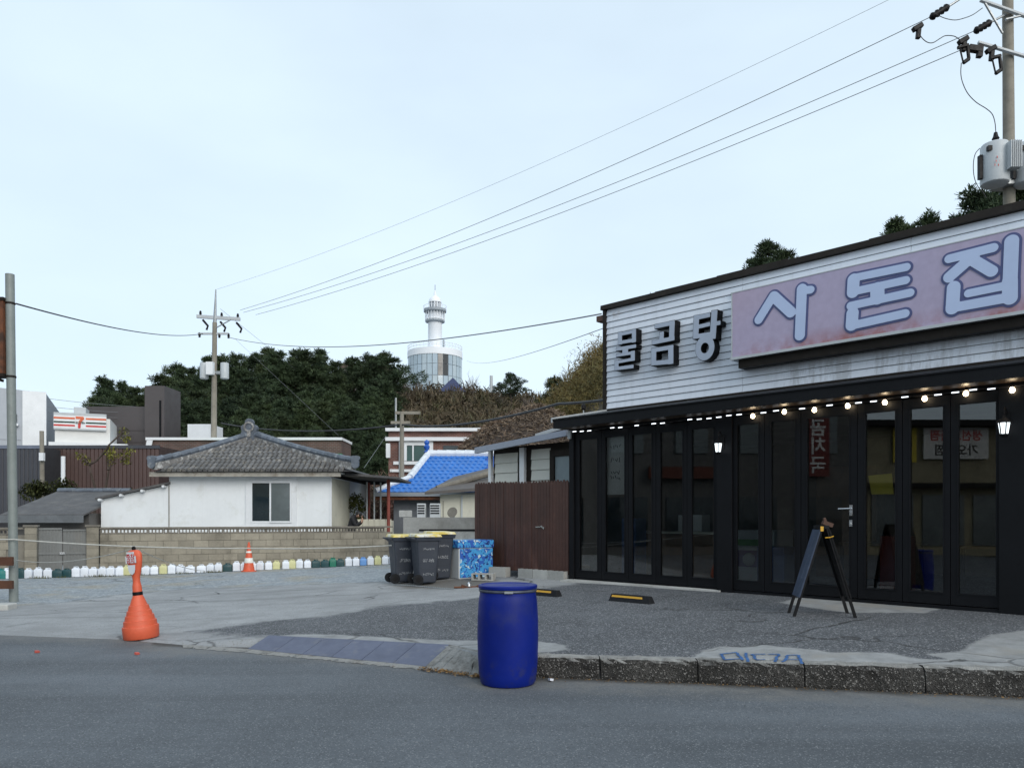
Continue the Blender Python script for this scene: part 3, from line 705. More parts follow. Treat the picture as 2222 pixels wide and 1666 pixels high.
# ---------------------------------------------------------------- things inside, seen through the glass
def inbox(name, label, cat, s, o, w, d, h, mat, z0=.43, extra=None):
    q = thing(name, label, cat, FW(s,o,z0), R(-45))
    MB().box(-w/2,w/2,-d/2,d/2,0,h).build('body', mat, q, bevel=.01)
    if extra: extra(q)
    return q
m_paper = M('white_paper', (.62,.62,.60), .8, .06, 2); m_ink = M('black_ink', (.02,.02,.02), .7)
m_yellow = M('yellow_paper', (.52,.42,.05), .8, .06, 4)
m_fridge = M('white_enamel', (.55,.57,.58), .35, .05, 2); m_wood = M('counter_wood', (.16,.085,.04), .5, .25, 4); m_bluep = M('blue_plastic', (.05,.10,.25), .5)
m_purple = M('purple_print', (.15,.10,.25), .6); m_redp = M('red_plastic', (.16,.022,.015), .5, .1, 4); m_green = M('green_label', (.15,.35,.12), .6)
bn = thing('paper_banner', 'pale hanging banner with black brush writing inside the second glass panel', 'banner', FW(S(1337,.07),.07,2.0), R(-45))
MB().box(-.21,.21,0,.004,0,1.03).build('sheet', m_paper, bn)
for k, (zz, w_) in enumerate(((.86,.16),(.62,.20),(.38,.22),(.30,.16))):
    for j in range(5): MB().obox((-.1+j*.045+random.uniform(-.01,.01), -.003, zz+random.uniform(-.02,.02)), .012, .004, random.uniform(.04,.09), (0, random.uniform(-.9,.9), 0)).build('brush_stroke', m_ink, bn)
yp = thing('yellow_notice', 'yellow paper notice taped inside the glass beside the door', 'notice', FW(S(1912),.012,ZF(1912,1072)), R(-45))
MB().hexa([(-.13,0,.0),(.16,0,.0),(.16,.002,.0),(-.13,.002,.0)], [(-.175,0,.26),(.135,0,.28),(.135,.002,.28),(-.175,.002,.26)]).build('sheet', m_yellow, yp)
def ex1(q):
    MB().box(-.28,.28,-.362,-.351,.35,.62).build('printed_panel', m_purple, q); MB().box(-.3,.3,-.364,-.352,.70,.80).build('label_strip', m_green, q); MB().ball((-.02,-.36,.47),.11,1,14).build('round_mark', m_paper, q)
inbox('chest_freezer', 'white chest freezer behind the fifth glass panel from the left', 'freezer', S(1530)+.4, 1.1, .8, .7, .95, m_fridge, extra=ex1)
def ex2(q):
    for i in range(3): MB().box(-.5,.5,-.31,-.29,.3+.5*i,.33+.5*i).build('shelf', m_wood, q)
inbox('shelf_cabinet', 'tall dim shelf cabinet behind the fifth glass panel', 'cabinet', S(1530)+.9, 3.6, 1.1, .5, 2.1, m_wood, extra=ex2)
def ex3(q): MB().box(-1.5,1.5,-.36,.36,.86,.90).build('counter_top', m_cream, q)
inbox('counter', 'long low counter inside behind the left glass panels', 'counter', 1.7, 1.7, 2.9, .65, .86, m_wood, extra=ex3)
inbox('water_dispenser', 'pale blue upright dispenser beside the counter inside', 'dispenser', .75, .8, .32, .34, 1.15, m_bluep)
inbox('cardboard_carton', 'small pale carton on the inside counter', 'carton', 1.6, 1.5, .5, .3, .3, m_paper, 1.34)
for k, (s_, o_) in enumerate(((4.6,2.4),(6.3,2.2))):
    q = thing('dining_table', ['wooden dining table inside behind the door', 'wooden dining table inside behind the right-hand panels'][k], 'table', FW(s_,o_,.43), R(-45))
    MB().box(-.6,.6,-.4,.4,.70,.74).build('table_top', m_wood, q)
    for a in (-.52,.52):
        for b in (-.32,.32): MB().box(a-.025,a+.025,b-.025,b+.025,0,.70).build('leg', m_black, q)
inbox('crate_stack', 'blue plastic crate standing inside by the sixth panel', 'crate', S(1625)+.15, .6, .45, .4, .7, m_bluep)
inbox('red_crate', 'red plastic crate inside beside the glass door', 'crate', S(1900)+.1, .55, .35, .4, .9, m_redp)

# ---------------------------------------------------------------- low annex left of the glass front
AO = 1.0
ANX = thing('annex', 'small white clapboard annex with grey eaves between fence and restaurant', 'annex', FW(-3.27, AO, 0), R(-45))
def AL(px): return S(px, AO)+3.27
aw = AL(1238)
MB().box(0,aw+.2,.02,2.2,.3,3.15).build('wall', m_darktrim, ANX)
def clap(a, b, za, zb, n):
    h = (zb-za)/n; me_ = MB().prism([(.018,0),(-.012,0),(-.012,.012),(.012,h-.004)], a, b, 'x').mesh('siding_board')
    for i in range(n): link('siding_board', me_, m_clap, ANX, (0,0,za+i*h))
m_clap = M('cream_clapboard', (.60,.60,.54), .5, .06, 1, (.45,.43,.36), (.6,.8), rnd=.05)
clap(AL(1074),AL(1123),1.5,3.02,7); clap(AL(1153),AL(1194),1.5,3.05,7)
for a, b in ((1063.5,1069),(1131,1141)): MB().box(AL(a),AL(b),-.06,.015,.3,3.1).build('corner_post', m_white, ANX)
MB().box(AL(1196),AL(1205),-.05,.015,1.0,3.0).box(AL(1205),aw+.1,-.05,.015,2.86,3.0).build('door_frame', m_darktrim, ANX)
MB().box(AL(1205)+.005,aw+.1,-.01,.015,1.0,2.855).build('door_panel', M('grey_blue_door', (.22,.27,.29), .4, .1, 1), ANX)
m_gutter = M('grey_blue_gutter', (.24,.27,.33), .4, .1, 2)
gl_, gr_ = S(1034,.6)+3.27, S(1232,.6)+3.27
gz0, gz1 = ZF(1034,984,.6), ZF(1232,946,.6)
MB().hexa([(gl_,-.46,gz0),(gr_,-.46,gz1),(gr_,-.38,gz1),(gl_,-.38,gz0)], [(gl_,-.46,gz0+.13),(gr_,-.46,gz1+.12),(gr_,-.38,gz1+.12),(gl_,-.38,gz0+.13)]).build('gutter', m_gutter, ANX)
MB().hexa([(gl_,-.37,gz0+.08),(gr_,-.37,gz1+.08),(gr_,2.3,gz1+.55),(gl_,2.3,gz0+.55)], [(gl_,-.37,gz0+.14),(gr_,-.37,gz1+.14),(gr_,2.3,gz1+.61),(gl_,2.3,gz0+.61)]).build('roof', M('rusty_brown_roof', (.12,.075,.05), .8, .3, 4, (.2,.19,.18), (.5,.65), 3), ANX)
MB().hexa([(gl_+1.6,-.2,gz0+.27),(gr_,-.2,gz1+.22),(gr_,-.12,gz1+.22),(gl_+1.6,-.12,gz0+.27)], [(gl_+1.6,-.2,gz0+.33),(gr_,-.2,gz1+.31),(gr_,-.12,gz1+.31),(gl_+1.6,-.12,gz0+.33)]).build('upper_flashing', m_flash, ANX)

# ---------------------------------------------------------------- brown picket fence
FEN = thing('picket_fence', 'tall dark brown board fence with pointed tops beside the glass front', 'fence', FW(S(1031),0,.42), R(-45))
fs0, fs1 = 0., -.135-S(1031); npk = 33; pw = (fs1-fs0)/npk
pk = [MB().prism([(0,0),(pw*.93,0),(pw*.93,1.72),(pw*.62,1.77),(pw*.30,1.77),(0,1.72)], -.012, .008, 'y').mesh('picket') for _ in range(2)]
for i in range(npk):
    seam = .012 if i >= 12 else 0
    link('picket', pk[i%2], m_fence, FEN, (fs0+i*pw*.995+seam, random.uniform(-.004,.004)-(.02 if i >= 12 else 0), .13+random.uniform(-.012,.012)+(.0 if i < 12 else -.02)))
for z_ in (.35,.95,1.55):
    MB().box(0,12*pw-.01,.012,.05,z_,z_+.08).build('rail', m_fence, FEN); MB().box(12*pw+.02,fs1,.012,.05,z_,z_+.08).build('rail', m_fence, FEN)
MB().box(22.5*pw,22.5*pw+.12,-.05,-.036,.98,1.0).obox((22.5*pw+.19,-.05,.985),.10,.02,.03,(0,.5,0)).build('latch', m_chrome, FEN)
m_cblock = M('grey_cement_block', (.36,.36,.34), .9, .15, 4, bump=.4, bscale=60, rnd=.1)
hb_ = MB().box(-.195,.195,-.095,-.065,0,.19).box(-.195,.195,.065,.095,0,.19)
for a in (-.195,-.075,.045,.165): hb_.box(a,a+.03,-.0645,.0645,.001,.189)
hollow = hb_.mesh('hollow_block')
def hblock(x, y, z, rz, label, rot=None):
    o = link('cement_block', hollow, m_cblock, None, (x,y,z), rot or (0,0,rz)); return tag(o, label, 'block', 'loose cement blocks')
for k, a in enumerate((1.62,2.02,2.42)):
    p = FW(S(1031)+a, -.06, 0); hblock(p[0], p[1], lz(p[0],p[1])-.02, R(-45), ['left','middle','right'][k]+' one of three cement blocks under the brown fence')
p = FW(S(1031)+1.0,-.25,0); hblock(p[0],p[1],lz(p[0],p[1])+.0,R(-30),'pale cement block lying below the brown fence beside the cooler')
# ================================================================ things standing on the lot and the road
# ---- blue drum
t = NT('blue_drum_plastic')
c = t.scalecol((.003,.013,.165), t.mr(t.noise(2.2,4), .3,.7,.85,1.15))
sxyz = t.n('SeparateXYZ'); t.l(t.pos(), sxyz.inputs[0])
c = t.mix(t.math('MULTIPLY', t.mr(t.noise(7,6,.7), .5,.75), t.mr(sxyz.outputs[2], .30,.0)), c, (.035,.034,.036))       # road dirt splashed on the foot
mps = t.n('Mapping'); mps.inputs['Scale'].default_value = (26,26,3); mps.inputs['Rotation'].default_value = (.3,.2,0); t.l(t.pos(), mps.inputs['Vector'])
c = t.mix(t.math('MULTIPLY', t.mr(t.noise(1.0,5,.7,mps.outputs[0]), .62,.74), t.mr(t.noise(3,3), .5,.65,0,.45)), c, (.05,.075,.24))      # scuffs
c = t.mix(t.math('MULTIPLY', t.mr(t.noise(3.5,5,.7), .52,.7), .25), c, (.045,.05,.075))      # dust film
t.bsdf(c, t.mr(t.noise(14,4), .3,.7,.38,.52), 0, .2, t.bump(t.noise(5,3), .08, .01)); m_drum = t.m
DR = thing('drum', 'tall blue plastic drum with steel lid ring standing by the kerb', 'drum', (X(1102,7.4),7.4,0.001))
MB().lathe([(.235,.0),(.252,.006),(.266,.03),(.276,.10),(.286,.25),(.2915,.45),(.289,.62),(.280,.78),(.272,.835),(.268,.85),(.268,.875)], 48).build('body', m_drum, DR, smooth=True)
MB().lathe([(.2685,.876),(.276,.882),(.279,.890),(.276,.899),(.2685,.905)], 48).build('lid_ring', M('dull_ring_steel', (.09,.10,.13), .5, .3, 9, metal=.5), DR, smooth=True)
MB().lathe([(.2684,.9055),(.278,.908),(.282,.920),(.281,.935),(.272,.943),(.255,.944),(.245,.936),(.20,.934),(.12,.938),(.004,.939)], 48).build('lid', m_drum, DR, smooth=True)
MB().box(-.03,.05,-.292,-.281,.880,.902).build('ring_clasp', m_steel, DR)

# ---- orange no-parking post
m_orange = M('orange_plastic', (.62,.105,.045), .5, .08, 3, (.40,.08,.05), (.62,.8), 4)
m_redink = M('red_print', (.45,.02,.02), .6); m_sticker = M('white_sticker', (.62,.66,.70), .45, .04, 3)
bx, by = X(307,10.12), 10.12; bz = max(lz(bx,by), .004)+.004
BO = thing('parking_bollard', 'orange plastic no-parking post with flared base by the road edge', 'bollard', (bx,by,bz), (R(1), R(-4.5), 0))
prof = [(.205,.0),(.216,.012),(.222,.15),(.218,.162),(.204,.166),(.197,.232),(.183,.236),(.171,.30),(.158,.304),(.147,.36),(.134,.364),(.117,.43),(.105,.434),(.080,.51),(.066,.54),(.060,.56)]
bd = MB(); bd.lathe(prof, 40)
BOb = bd.build('base', m_orange, BO, smooth=True)
MB().lathe([(.0595,.561),(.062,.565),(.062,.600),(.0595,.604)], 28).build('black_band', m_blacksoft, BO, smooth=True)
nk = MB(); n = 20
rows = [(.0585,.0585,.606),(.056,.056,.68),(.052,.050,.70),(.046,.042,.74),(.054,.042,.80),(.074,.048,.86),(.098,.054,.93),(.113,.058,1.0),(.118,.060,1.06),(.114,.058,1.10),(.096,.048,1.135),(.06,.034,1.15),(.01,.008,1.152)]
for rx, ry, z in rows: nk.v += [(math.cos(2*math.pi*j/n)*rx, math.sin(2*math.pi*j/n)*ry, z) for j in range(n)]
for i in range(len(rows)-1): nk.f += [(i*n+j, i*n+(j+1)%n, (i+1)*n+(j+1)%n, (i+1)*n+j) for j in range(n)]
nk.f += [tuple(range(n))[::-1], tuple(range((len(rows)-1)*n, len(rows)*n))]
nk.build('head', m_orange, BO, (0,0,0), R(-20), smooth=True)
MB().lathe([(.018,1.14),(.024,1.15),(.024,1.185),(.012,1.20)], 12).build('top_knob', m_blacksoft, BO)
stk = sdf_shape([('c',-.040,1.105,.040,1.105,.024,1),('c',-.046,1.03,.046,1.03,.045,1)], .008, 0, .004).build('sticker', m_sticker, BO, (0,0,0), R(-20)); 
stk.location = Vector((-.0,0,0))+Matrix.Rotation(R(-20),3,'Z')@Vector((0,-.066,0))
st2 = MB().prism([(-.062,.96),(.062,.96),(.056,.90),(.038,.855),(0,.83),(-.038,.855),(-.056,.90)], 0, .004, 'y').build('reflector', m_sticker, BO, tuple(Matrix.Rotation(R(-20),3,'Z')@Vector((0,-.0635,0))), R(-20))
for tx_, zz in (('주차',1.065),('금지',1.01)):
    link('print', text_mesh(tx_, .075, offset=.0018), m_redink, stk, (0,-.002,zz), (R(90),0,0))
# ---- traffic cone
ux, uy = .922, .386
CX, CY = -13.3, 20.05
def onrow(px, off=0.):          # point of the can row under a picture column; off = metres behind it
    ox, oy = CX-uy*off, CY+ux*off; k = (px-HX)/F
    u = (k*oy-ox)/(ux-uy*k); return ox+ux*u, oy+uy*u, u
cx, cy, _ = onrow(540, -.35)
CO = thing('traffic_cone', 'orange traffic cone with white band in front of the jerrycan row', 'cone', (cx,cy,lz(cx,cy)+.006))
MB().lathe([(.21,0),(.21,.02),(.16,.03),(.085,.47),(.06,.60),(.035,.76),(.028,.83),(.012,.835)], 28).build('body', m_orange, CO, smooth=True)
m_reflect = M('white_reflective_band', (.74,.75,.70), .4, .08, 5)
MB().lathe([(.1285,.245),(.1305,.25),(.1075,.38),(.1055,.383)], 28).build('band', m_reflect, CO, smooth=True)
MB().lathe([(.078,.53),(.079,.535),(.072,.575),(.07,.577)], 28).build('band', m_reflect, CO, smooth=True)

# ---- jerrycans
m_can = {'white': M('white_plastic', (.70,.74,.80), .45, .06, 6, rnd=.07), 'pale yellow': M('pale_yellow_plastic', (.58,.57,.30), .5, .06, 6, rnd=.06), 'dark green': M('dark_green_plastic', (.012,.055,.062), .45, .1, 6, rnd=.1),
         'bright green': M('bright_green_plastic', (.01,.16,.10), .45, .1, 6), 'light blue': M('light_blue_plastic', (.13,.30,.62), .45, .08, 6), 'teal': M('teal_plastic', (.01,.17,.16), .45, .1, 6)}
def canbody(w, d, h):
    mb = MB(); r = .02; n = 3
    def ring(ix, iy, z):
        pts = []
        for cxs, cys, a0 in ((1,1,0),(-1,1,90),(-1,-1,180),(1,-1,270)):
            for k in range(n+1):
                q = R(a0+90*k/n); pts.append((cxs*(w/2-ix-r)+math.cos(q)*r, cys*(d/2-iy-r)+math.sin(q)*r, z))
        return pts
    L = [ring(.012,.012,0), ring(0,0,.012), ring(.002,.002,h*.45), ring(0,0,h*.80), ring(.012,.006,h*.87), ring(w*.26,d*.18,h*.96), ring(w*.30,d*.22,h*.965)]
    m = len(L[0])
    for q in L: mb.v += q
    for i in range(len(L)-1): mb.f += [(i*m+j, i*m+(j+1)%m, (i+1)*m+(j+1)%m, (i+1)*m+j) for j in range(m)]
    mb.f += [tuple(range(m))[::-1], tuple(range((len(L)-1)*m, len(L)*m))]
    return mb
canA = canbody(.20,.15,.245).mesh('can_body'); canB = canbody(.25,.15,.215).mesh('can_body')
capm = MB().lathe([(.026,0),(.026,.03),(.02,.034)], 10).mesh('cap'); hdl = MB().tube([(-.055,0,-.028),(-.05,0,.012),(.0,0,.018),(.035,0,.012),(.04,0,-.02)], .011, 6).mesh('handle')
m_capw = M('can_cap', (.62,.64,.66), .5, .1, 5, rnd=.2)
seq = [(5,'teal',0),(15.5,'white',0),(45,'dark green',0),(62,'white',0),(83,'white',0),(104,'white',0),(125,'dark green',1),(145,'dark green',1)]+[(x,'white',0) for x in (165,184,203,222.5,241,260)]+[(276,'pale yellow',0),(296,'white',0),
  (317,'white',0),(335,'white',0),(354.5,'pale yellow',0),(373,'white',0),(392,'white',0),(413,'white',1),(437,'white',1),(457,'white',0),(474,'white',0),(494,'dark green',1),(513,'white',0),(530,'white',0),(548,'white',0),
  (565,'white',0),(583,'white',0),(600,'pale yellow',0),(620,'white',0),(634,'pale yellow',0),(650,'white',0),(667,'white',0),(685.5,'dark green',1),(705.5,'dark green',1),(722,'bright green',0),(738,'dark green',1),
  (756,'white',0),(772,'white',0),(788,'light blue',0),(803.5,'white',0),(819.5,'pale yellow',0),(836,'white',0),(851,'white',0)]
cnt = {}; meshes = {}
for px, colr, wide in seq:
    x, y, _ = onrow(px); cnt[colr] = cnt.get(colr,0)+1; n_of = sum(1 for q in seq if q[1] == colr)
    lab = (f'{colr} plastic jerrycan in the row along the block wall' if n_of == 1 else f'{ordi(cnt[colr])} {colr} jerrycan from the left in the row along the wall')
    q = thing('jerrycan', lab, 'jerrycan', (x,y,lz(x,y)+.005), math.atan2(uy,ux)*.6+random.uniform(-.18,.18), 'jerrycans lined up along the block wall')
    sc_ = (px and random.uniform(.92,1.08))
    key = (colr, wide)
    if key not in meshes:
        meshes[key] = (canB if wide else canA).copy(), capm.copy(), hdl.copy()
    b_, c_, h_ = meshes[key]; hh = .215 if wide else .245
    link('body', b_, m_can[colr], q, (0,0,0), None, True, scale=(1,1,sc_)); link('cap', c_, m_capw if colr == 'white' else m_can[colr], q, (-.035,0,hh*.955*sc_)); link('handle', h_, m_can[colr], q, (.02,0,hh*.99*sc_))
# grass tufts among the cans
m_grass = LEAF('dry_grass', (.06,.075,.025), (.13,.12,.05))
gb = MB()
for px in (80,90,130,210,228,300,398,455,470):
    x0_, y0_, _ = onrow(px, -.18)
    for _ in range(60):
        x = x0_+random.gauss(0,.14); y = y0_+random.gauss(0,.05); z = lz(x,y); h = random.uniform(.03,.10); a = random.uniform(0,6.3); w = .006
        gb.add([(x-w*math.cos(a),y-w*math.sin(a),z),(x+w*math.cos(a),y+w*math.sin(a),z),(x+random.gauss(0,.03),y+random.gauss(0,.03),z+h)], [(0,1,2)])
o = stuff(gb.build('grass_tufts', m_grass)); tag(o, 'small grass tufts at the foot of the can row', 'grass')

# ---- wheelie bins
m_bin = M('slate_grey_bin', (.028,.035,.050), .55, .1, 2, (.042,.050,.064), (.55,.75), 3); m_lidy = M('faded_yellow_lid', (.60,.47,.10), .55, .12, 5, (.66,.66,.60), (.46,.60), 3)
m_print = M('worn_white_print', (.42,.44,.46), .6, .25, 30)
def make_bin(loc, rz, label):
    q = thing('wheelie_bin', label, 'bin', loc, rz, 'wheelie bins beside the fence')
    w0, w1, d0, d1, h = .33, .45, .38, .50, .90
    mb = MB(); mb.hexa([(-w0/2,-d0/2,.03),(w0/2,-d0/2,.03),(w0/2,d0/2,.03),(-w0/2,d0/2,.03)], [(-w1/2,-d1/2,h),(w1/2,-d1/2,h),(w1/2,d1/2,h),(-w1/2,d1/2,h)])
    mb.build('body', m_bin, q, bevel=.03)
    rp = MB().hexa([(-w1/2-.015,-d1/2-.015,h-.075),(w1/2+.015,-d1/2-.015,h-.075),(w1/2+.015,d1/2+.015,h-.075),(-w1/2-.015,d1/2+.015,h-.075)], [(-w1/2-.03,-d1/2-.03,h),(w1/2+.03,-d1/2-.03,h),(w1/2+.03,d1/2+.03,h),(-w1/2-.03,d1/2+.03,h)])
    rp.build('rim', m_bin, q, bevel=.008)
    pn = MB(); yf = lambda z: -(d0/2+(d1-d0)/2*(z-.03)/(h-.03))-.003
    for a, b, za, zb in ((-.15,.15,.76,.785),(-.15,-.13,.30,.76),(.13,.15,.30,.76),(-.14,.14,.30,.315)):
        pn.hexa([(a,yf(za),za),(b,yf(za),za),(b,yf(za)+.01,za),(a,yf(za)+.01,za)], [(a,yf(zb),zb),(b,yf(zb),zb),(b,yf(zb)+.01,zb),(a,yf(zb)+.01,zb)])
    pn.build('face_rib', m_bin, q)
    for zz, n_, hh_ in ((.68,9,.035),(.47,9,.03),(.44,8,.022),(.20,7,.04)):
        pr = MB()
        for j in range(n_):
            if random.random() < .1: continue
            x_ = -.10+.20*j/(n_-1); 
            for _ in range(3):
                z_ = zz+random.uniform(-hh_/2,hh_/2); xx = x_+random.uniform(-.008,.008); wv, hv = random.choice(((.014,.004),(.004,hh_*.7),(.011,.006)))
                pr.obox((xx,yf(z_)-.0015-.0004*_,z_), wv, .0012, hv, (-R(4),0,0))
        pr.build('print', m_print, q)
    ld = MB(); ld.hexa([(-w1/2-.035,-d1/2-.04,h+.003),(w1/2+.035,-d1/2-.04,h+.003),(w1/2+.035,d1/2+.03,h+.003),(-w1/2-.035,d1/2+.03,h+.003)], [(-w1/2-.01,-d1/2-.01,h+.05),(w1/2+.01,-d1/2-.01,h+.05),(w1/2+.01,d1/2+.01,h+.065),(-w1/2-.01,d1/2+.01,h+.065)])
    lo = ld.build('lid', m_lidy, q, bevel=.012)
    MB().box(-.10,.10,-d1/2-.06,-d1/2-.036,h+.005,h+.03).build('lid_grip', m_lidy, lo)
    # wheels and push handle on the left (rear) side
    MB().tube([(-w0/2-.03,-d0/2+.02,.10),(-w0/2-.03,d0/2-.02,.10)], .012, 8).build('axle', m_steel, q)
    for yy in (-d0/2-.005, d0/2+.005):
        wh = MB().tube([(-w0/2-.03,yy-.022,.10),(-w0/2-.03,yy+.022,.10)], .098, 20).build('wheel', m_rubber, q, smooth=True)
        MB().tube([(-w0/2-.03,yy-.026,.10),(-w0/2-.03,yy+.026,.10)], .05, 14).build('hub', m_blacksoft, wh)
    MB().tube([(-w1/2-.02,-d1/2+.05,h-.04),(-w1/2-.10,-d1/2+.05,h-.01),(-w1/2-.10,d1/2-.05,h-.01),(-w1/2-.02,d1/2-.05,h-.04)], .014, 8).build('push_handle', m_bin, q)
    return q
for px, d, rz, lab in ((872,15.35,24,'grey wheelie bin with yellow lid, leftmost of the three'),(922,14.85,24,'grey wheelie bin with whitened yellow lid, front one of the three'),(953,15.5,26,'grey wheelie bin half hidden behind the front bin and the cooler')):
    x = X(px,d); make_bin((x,d,lz(x,d)+.004), R(rz), lab)
# ---- patterned cooler box
t = NT('blue_camouflage_print')
vo = t.voro(9, vec=None); nvz = t.n('TexNoise'); nvz.inputs['Scale'].default_value = 8; t.l(t.pos(), nvz.inputs['Vector'])
a_ = t.noise(7, 2, .5, dist=1.2); b_ = t.noise(10, 2, .5, dist=1.0)
c = t.mix(t.mr(a_,.46,.50), (.02,.10,.42), (.05,.30,.62)); c = t.mix(t.mr(b_,.60,.63), c, (.50,.62,.64)); c = t.mix(t.mr(t.noise(14,2,.5,dist=.8),.58,.61), c, (.008,.03,.16))
t.bsdf(c, .5); m_camo = t.m
x, d = X(1018,15.7), 15.7
CL = thing('cooler_box', 'white cooler box wrapped in blue mottled covering beside the bins', 'cooler', (x,d,lz(x,d)-.02), R(34))
w, dp, h = .78, .52, .70
MB().box(-w/2,w/2,-dp/2,dp/2,0,h).build('body', m_fridge, CL, bevel=.02)
MB().box(-w/2+.02,w/2+.006,-dp/2-.008,-dp/2-.001,.03,h-.10).build('front_covering', m_camo, CL)
MB().box(-w/2-.03,w/2+.03,-dp/2-.03,dp/2+.03,h-.09,h+.07).build('lid', m_camo, CL, bevel=.025)
# loose blocks by the cooler
for (px, dd, z_, rz, lab) in ((1052,15.0,0,-14,'hollow cement block on the ground in front of the blue cooler'),(1015,17.2,.78,5,'hollow cement block on the block stack behind the cooler, right'),(992,17.15,.78,3,'hollow cement block on the block stack behind the cooler, left')):
    x = X(px,dd)
    if z_ == 0: hblock(x,dd,lz(x,dd)+.07,R(rz),lab,(R(90),0,R(rz))).scale = (1.1,.7,1)
    else: hblock(x,dd,lz(x,dd)+.58,R(rz),lab,(R(90),0,R(rz)))
for k in range(2):
    for j in range(3):
        x = X((995,1014)[k],17.2); hblock(x,17.2,lz(x,17.2)+.001+.191*j-(.06),R(4),f'cement block in the {("left","right")[k]} stack behind the cooler, {("bottom","middle","upper")[j]} one')
# chain and scrap on the ground
ch = MB(); p0 = G(850,1270); p1 = G(985,1280)
for i in range(58):
    u = i/57; x = p0[0]+(p1[0]-p0[0])*u; y = p0[1]+(p1[1]-p0[1])*u+.04*math.sin(u*5); z = lz(x,y)+.016
    a = math.atan2(p1[1]-p0[1],p1[0]-p0[0]); tl = R(90)*(i%2)
    pts = [(x+.024*math.cos(q)*math.cos(a)-.012*math.sin(q)*math.cos(tl)*math.sin(a), y+.024*math.cos(q)*math.sin(a)+.012*math.sin(q)*math.cos(tl)*math.cos(a), z+.012*math.sin(q)*math.sin(tl)) for q in np.linspace(0,2*math.pi,9)]
    ch.tube(pts, .004, 4, False)
tag(ch.build('chain', m_steel), 'steel chain lying on the ground in front of the bins', 'chain')
x, y, z = G(1012,1276)
q = thing('tow_bar', 'rusty metal bar with bright fitting lying left of the blue drum', 'scrap', (x,y,z+.02), R(10))
MB().tube([(-.22,0,.0),(.16,.02,.0)], .016, 6).obox((-.05,.0,.01),.08,.06,.05,(.2,.3,.2)).tube([(.16,.02,0),(.22,.06,.02),(.2,-.04,.01)], .014, 6).build('bar', m_rust, q)
MB().lathe([(.03,0),(.045,.02),(.04,.06),(.015,.09)], 10, (.05,.02,.0)).build('fitting', m_chrome, q)
# ---- wheel stops
m_stopy = M('yellow_stripe', (.60,.33,.03), .55, .12, 8)
def wheelstop(px0, px1, py, label):
    a = G(px0,py); b = G(px1,py); x, y, z = (a[0]+b[0])/2, (a[1]+b[1])/2, 0
    q = thing('wheel_stop', label, 'wheel stop', (x,y,lz(x,y)+.002), R(-45), 'rubber wheel stops on the lot')
    L = .74
    MB().hexa([(-L/2,-.075,-.01),(L/2,-.075,-.01),(L/2,.075,-.01),(-L/2,.075,-.01)], [(-L/2+.035,-.04,.105),(L/2-.035,-.04,.105),(L/2-.035,.04,.105),(-L/2+.035,.04,.105)]).build('body', m_rubber, q, bevel=.006)
    def yf(z): return -.075+(z+.01)/.115*.035-.002
    MB().hexa([(-L/2+.05,yf(.06),.06),(L/2-.14,yf(.06),.06),(L/2-.14,yf(.06)+.004,.06),(-L/2+.05,yf(.06)+.004,.06)], [(-L/2+.055,yf(.088),.088),(L/2-.145,yf(.088),.088),(L/2-.145,yf(.088)+.004,.088),(-L/2+.055,yf(.088)+.004,.088)]).build('yellow_stripe', m_stopy, q)
wheelstop(1340,1400,1306,'black rubber wheel stop with yellow stripe in the middle of the lot')
wheelstop(1150,1205,1292,'black rubber wheel stop with yellow stripe partly hidden behind the drum')
# ---- A-frame board
m_board = M('blue_grey_chalkboard', (.026,.042,.078), .7, .2, 4, (.08,.105,.16), (.55,.75), 7)
x, y = X(1782,9.75), 9.75
AF = thing('sandwich_board', 'folding black A-frame chalkboard standing before the glass front', 'sandwich board', (x,y,lz(x,y)+.004), R(-9))
Ht, sp_, wd = 1.12, .36, .38
for sgn in (-1, 1):
    for yy in (-wd/2, wd/2-.03):
        MB().hexa([(sgn*sp_-.018,yy,0),(sgn*sp_+.018,yy,0),(sgn*sp_+.018,yy+.03,0),(sgn*sp_-.018,yy+.03,0)], [(sgn*.025-.018,yy,Ht),(sgn*.025+.018,yy,Ht),(sgn*.025+.018,yy+.03,Ht),(sgn*.025-.018,yy+.03,Ht)]).build('leg', m_blacksoft, AF)
    def xs_(z): return sgn*(sp_+(.025-sp_)*z/Ht)
    za, zb = .24, 1.08; oo = sgn*.016
    bdm = m_board if sgn < 0 else m_blacksoft
    MB().hexa([(xs_(za)+oo-.008,-wd/2-.012,za),(xs_(za)+oo+.008,-wd/2-.012,za),(xs_(za)+oo+.008,wd/2+.012,za),(xs_(za)+oo-.008,wd/2+.012,za)], [(xs_(zb)+oo-.008,-wd/2-.012,zb),(xs_(zb)+oo+.008,-wd/2-.012,zb),(xs_(zb)+oo+.008,wd/2+.012,zb),(xs_(zb)+oo-.008,wd/2+.012,zb)]).build('board', bdm, AF)
MB().box(-.05,.05,-wd/2-.005,wd/2+.005,Ht-.03,Ht+.012).build('hinge_bar', m_blacksoft, AF)
MB().box(-.055,-.02,-wd/2-.02,-wd/2-.006,Ht-.06,Ht+.0).build('tag', m_stopy, AF)
MB().obox((.05,-.1,Ht+.03),.12,.10,.05,(0,.35,0)).obox((.02,-.1,Ht+.075),.03,.05,.06,(0,-.3,0)).build('brush', m_woodbrown, AF)
MB().tube([(-.0,-wd/2-.015,Ht-.14),(.06,-wd/2-.015,Ht-.135),(.10,-wd/2-.015,Ht-.12)], .006, 5).build('stay', m_stopy, AF)
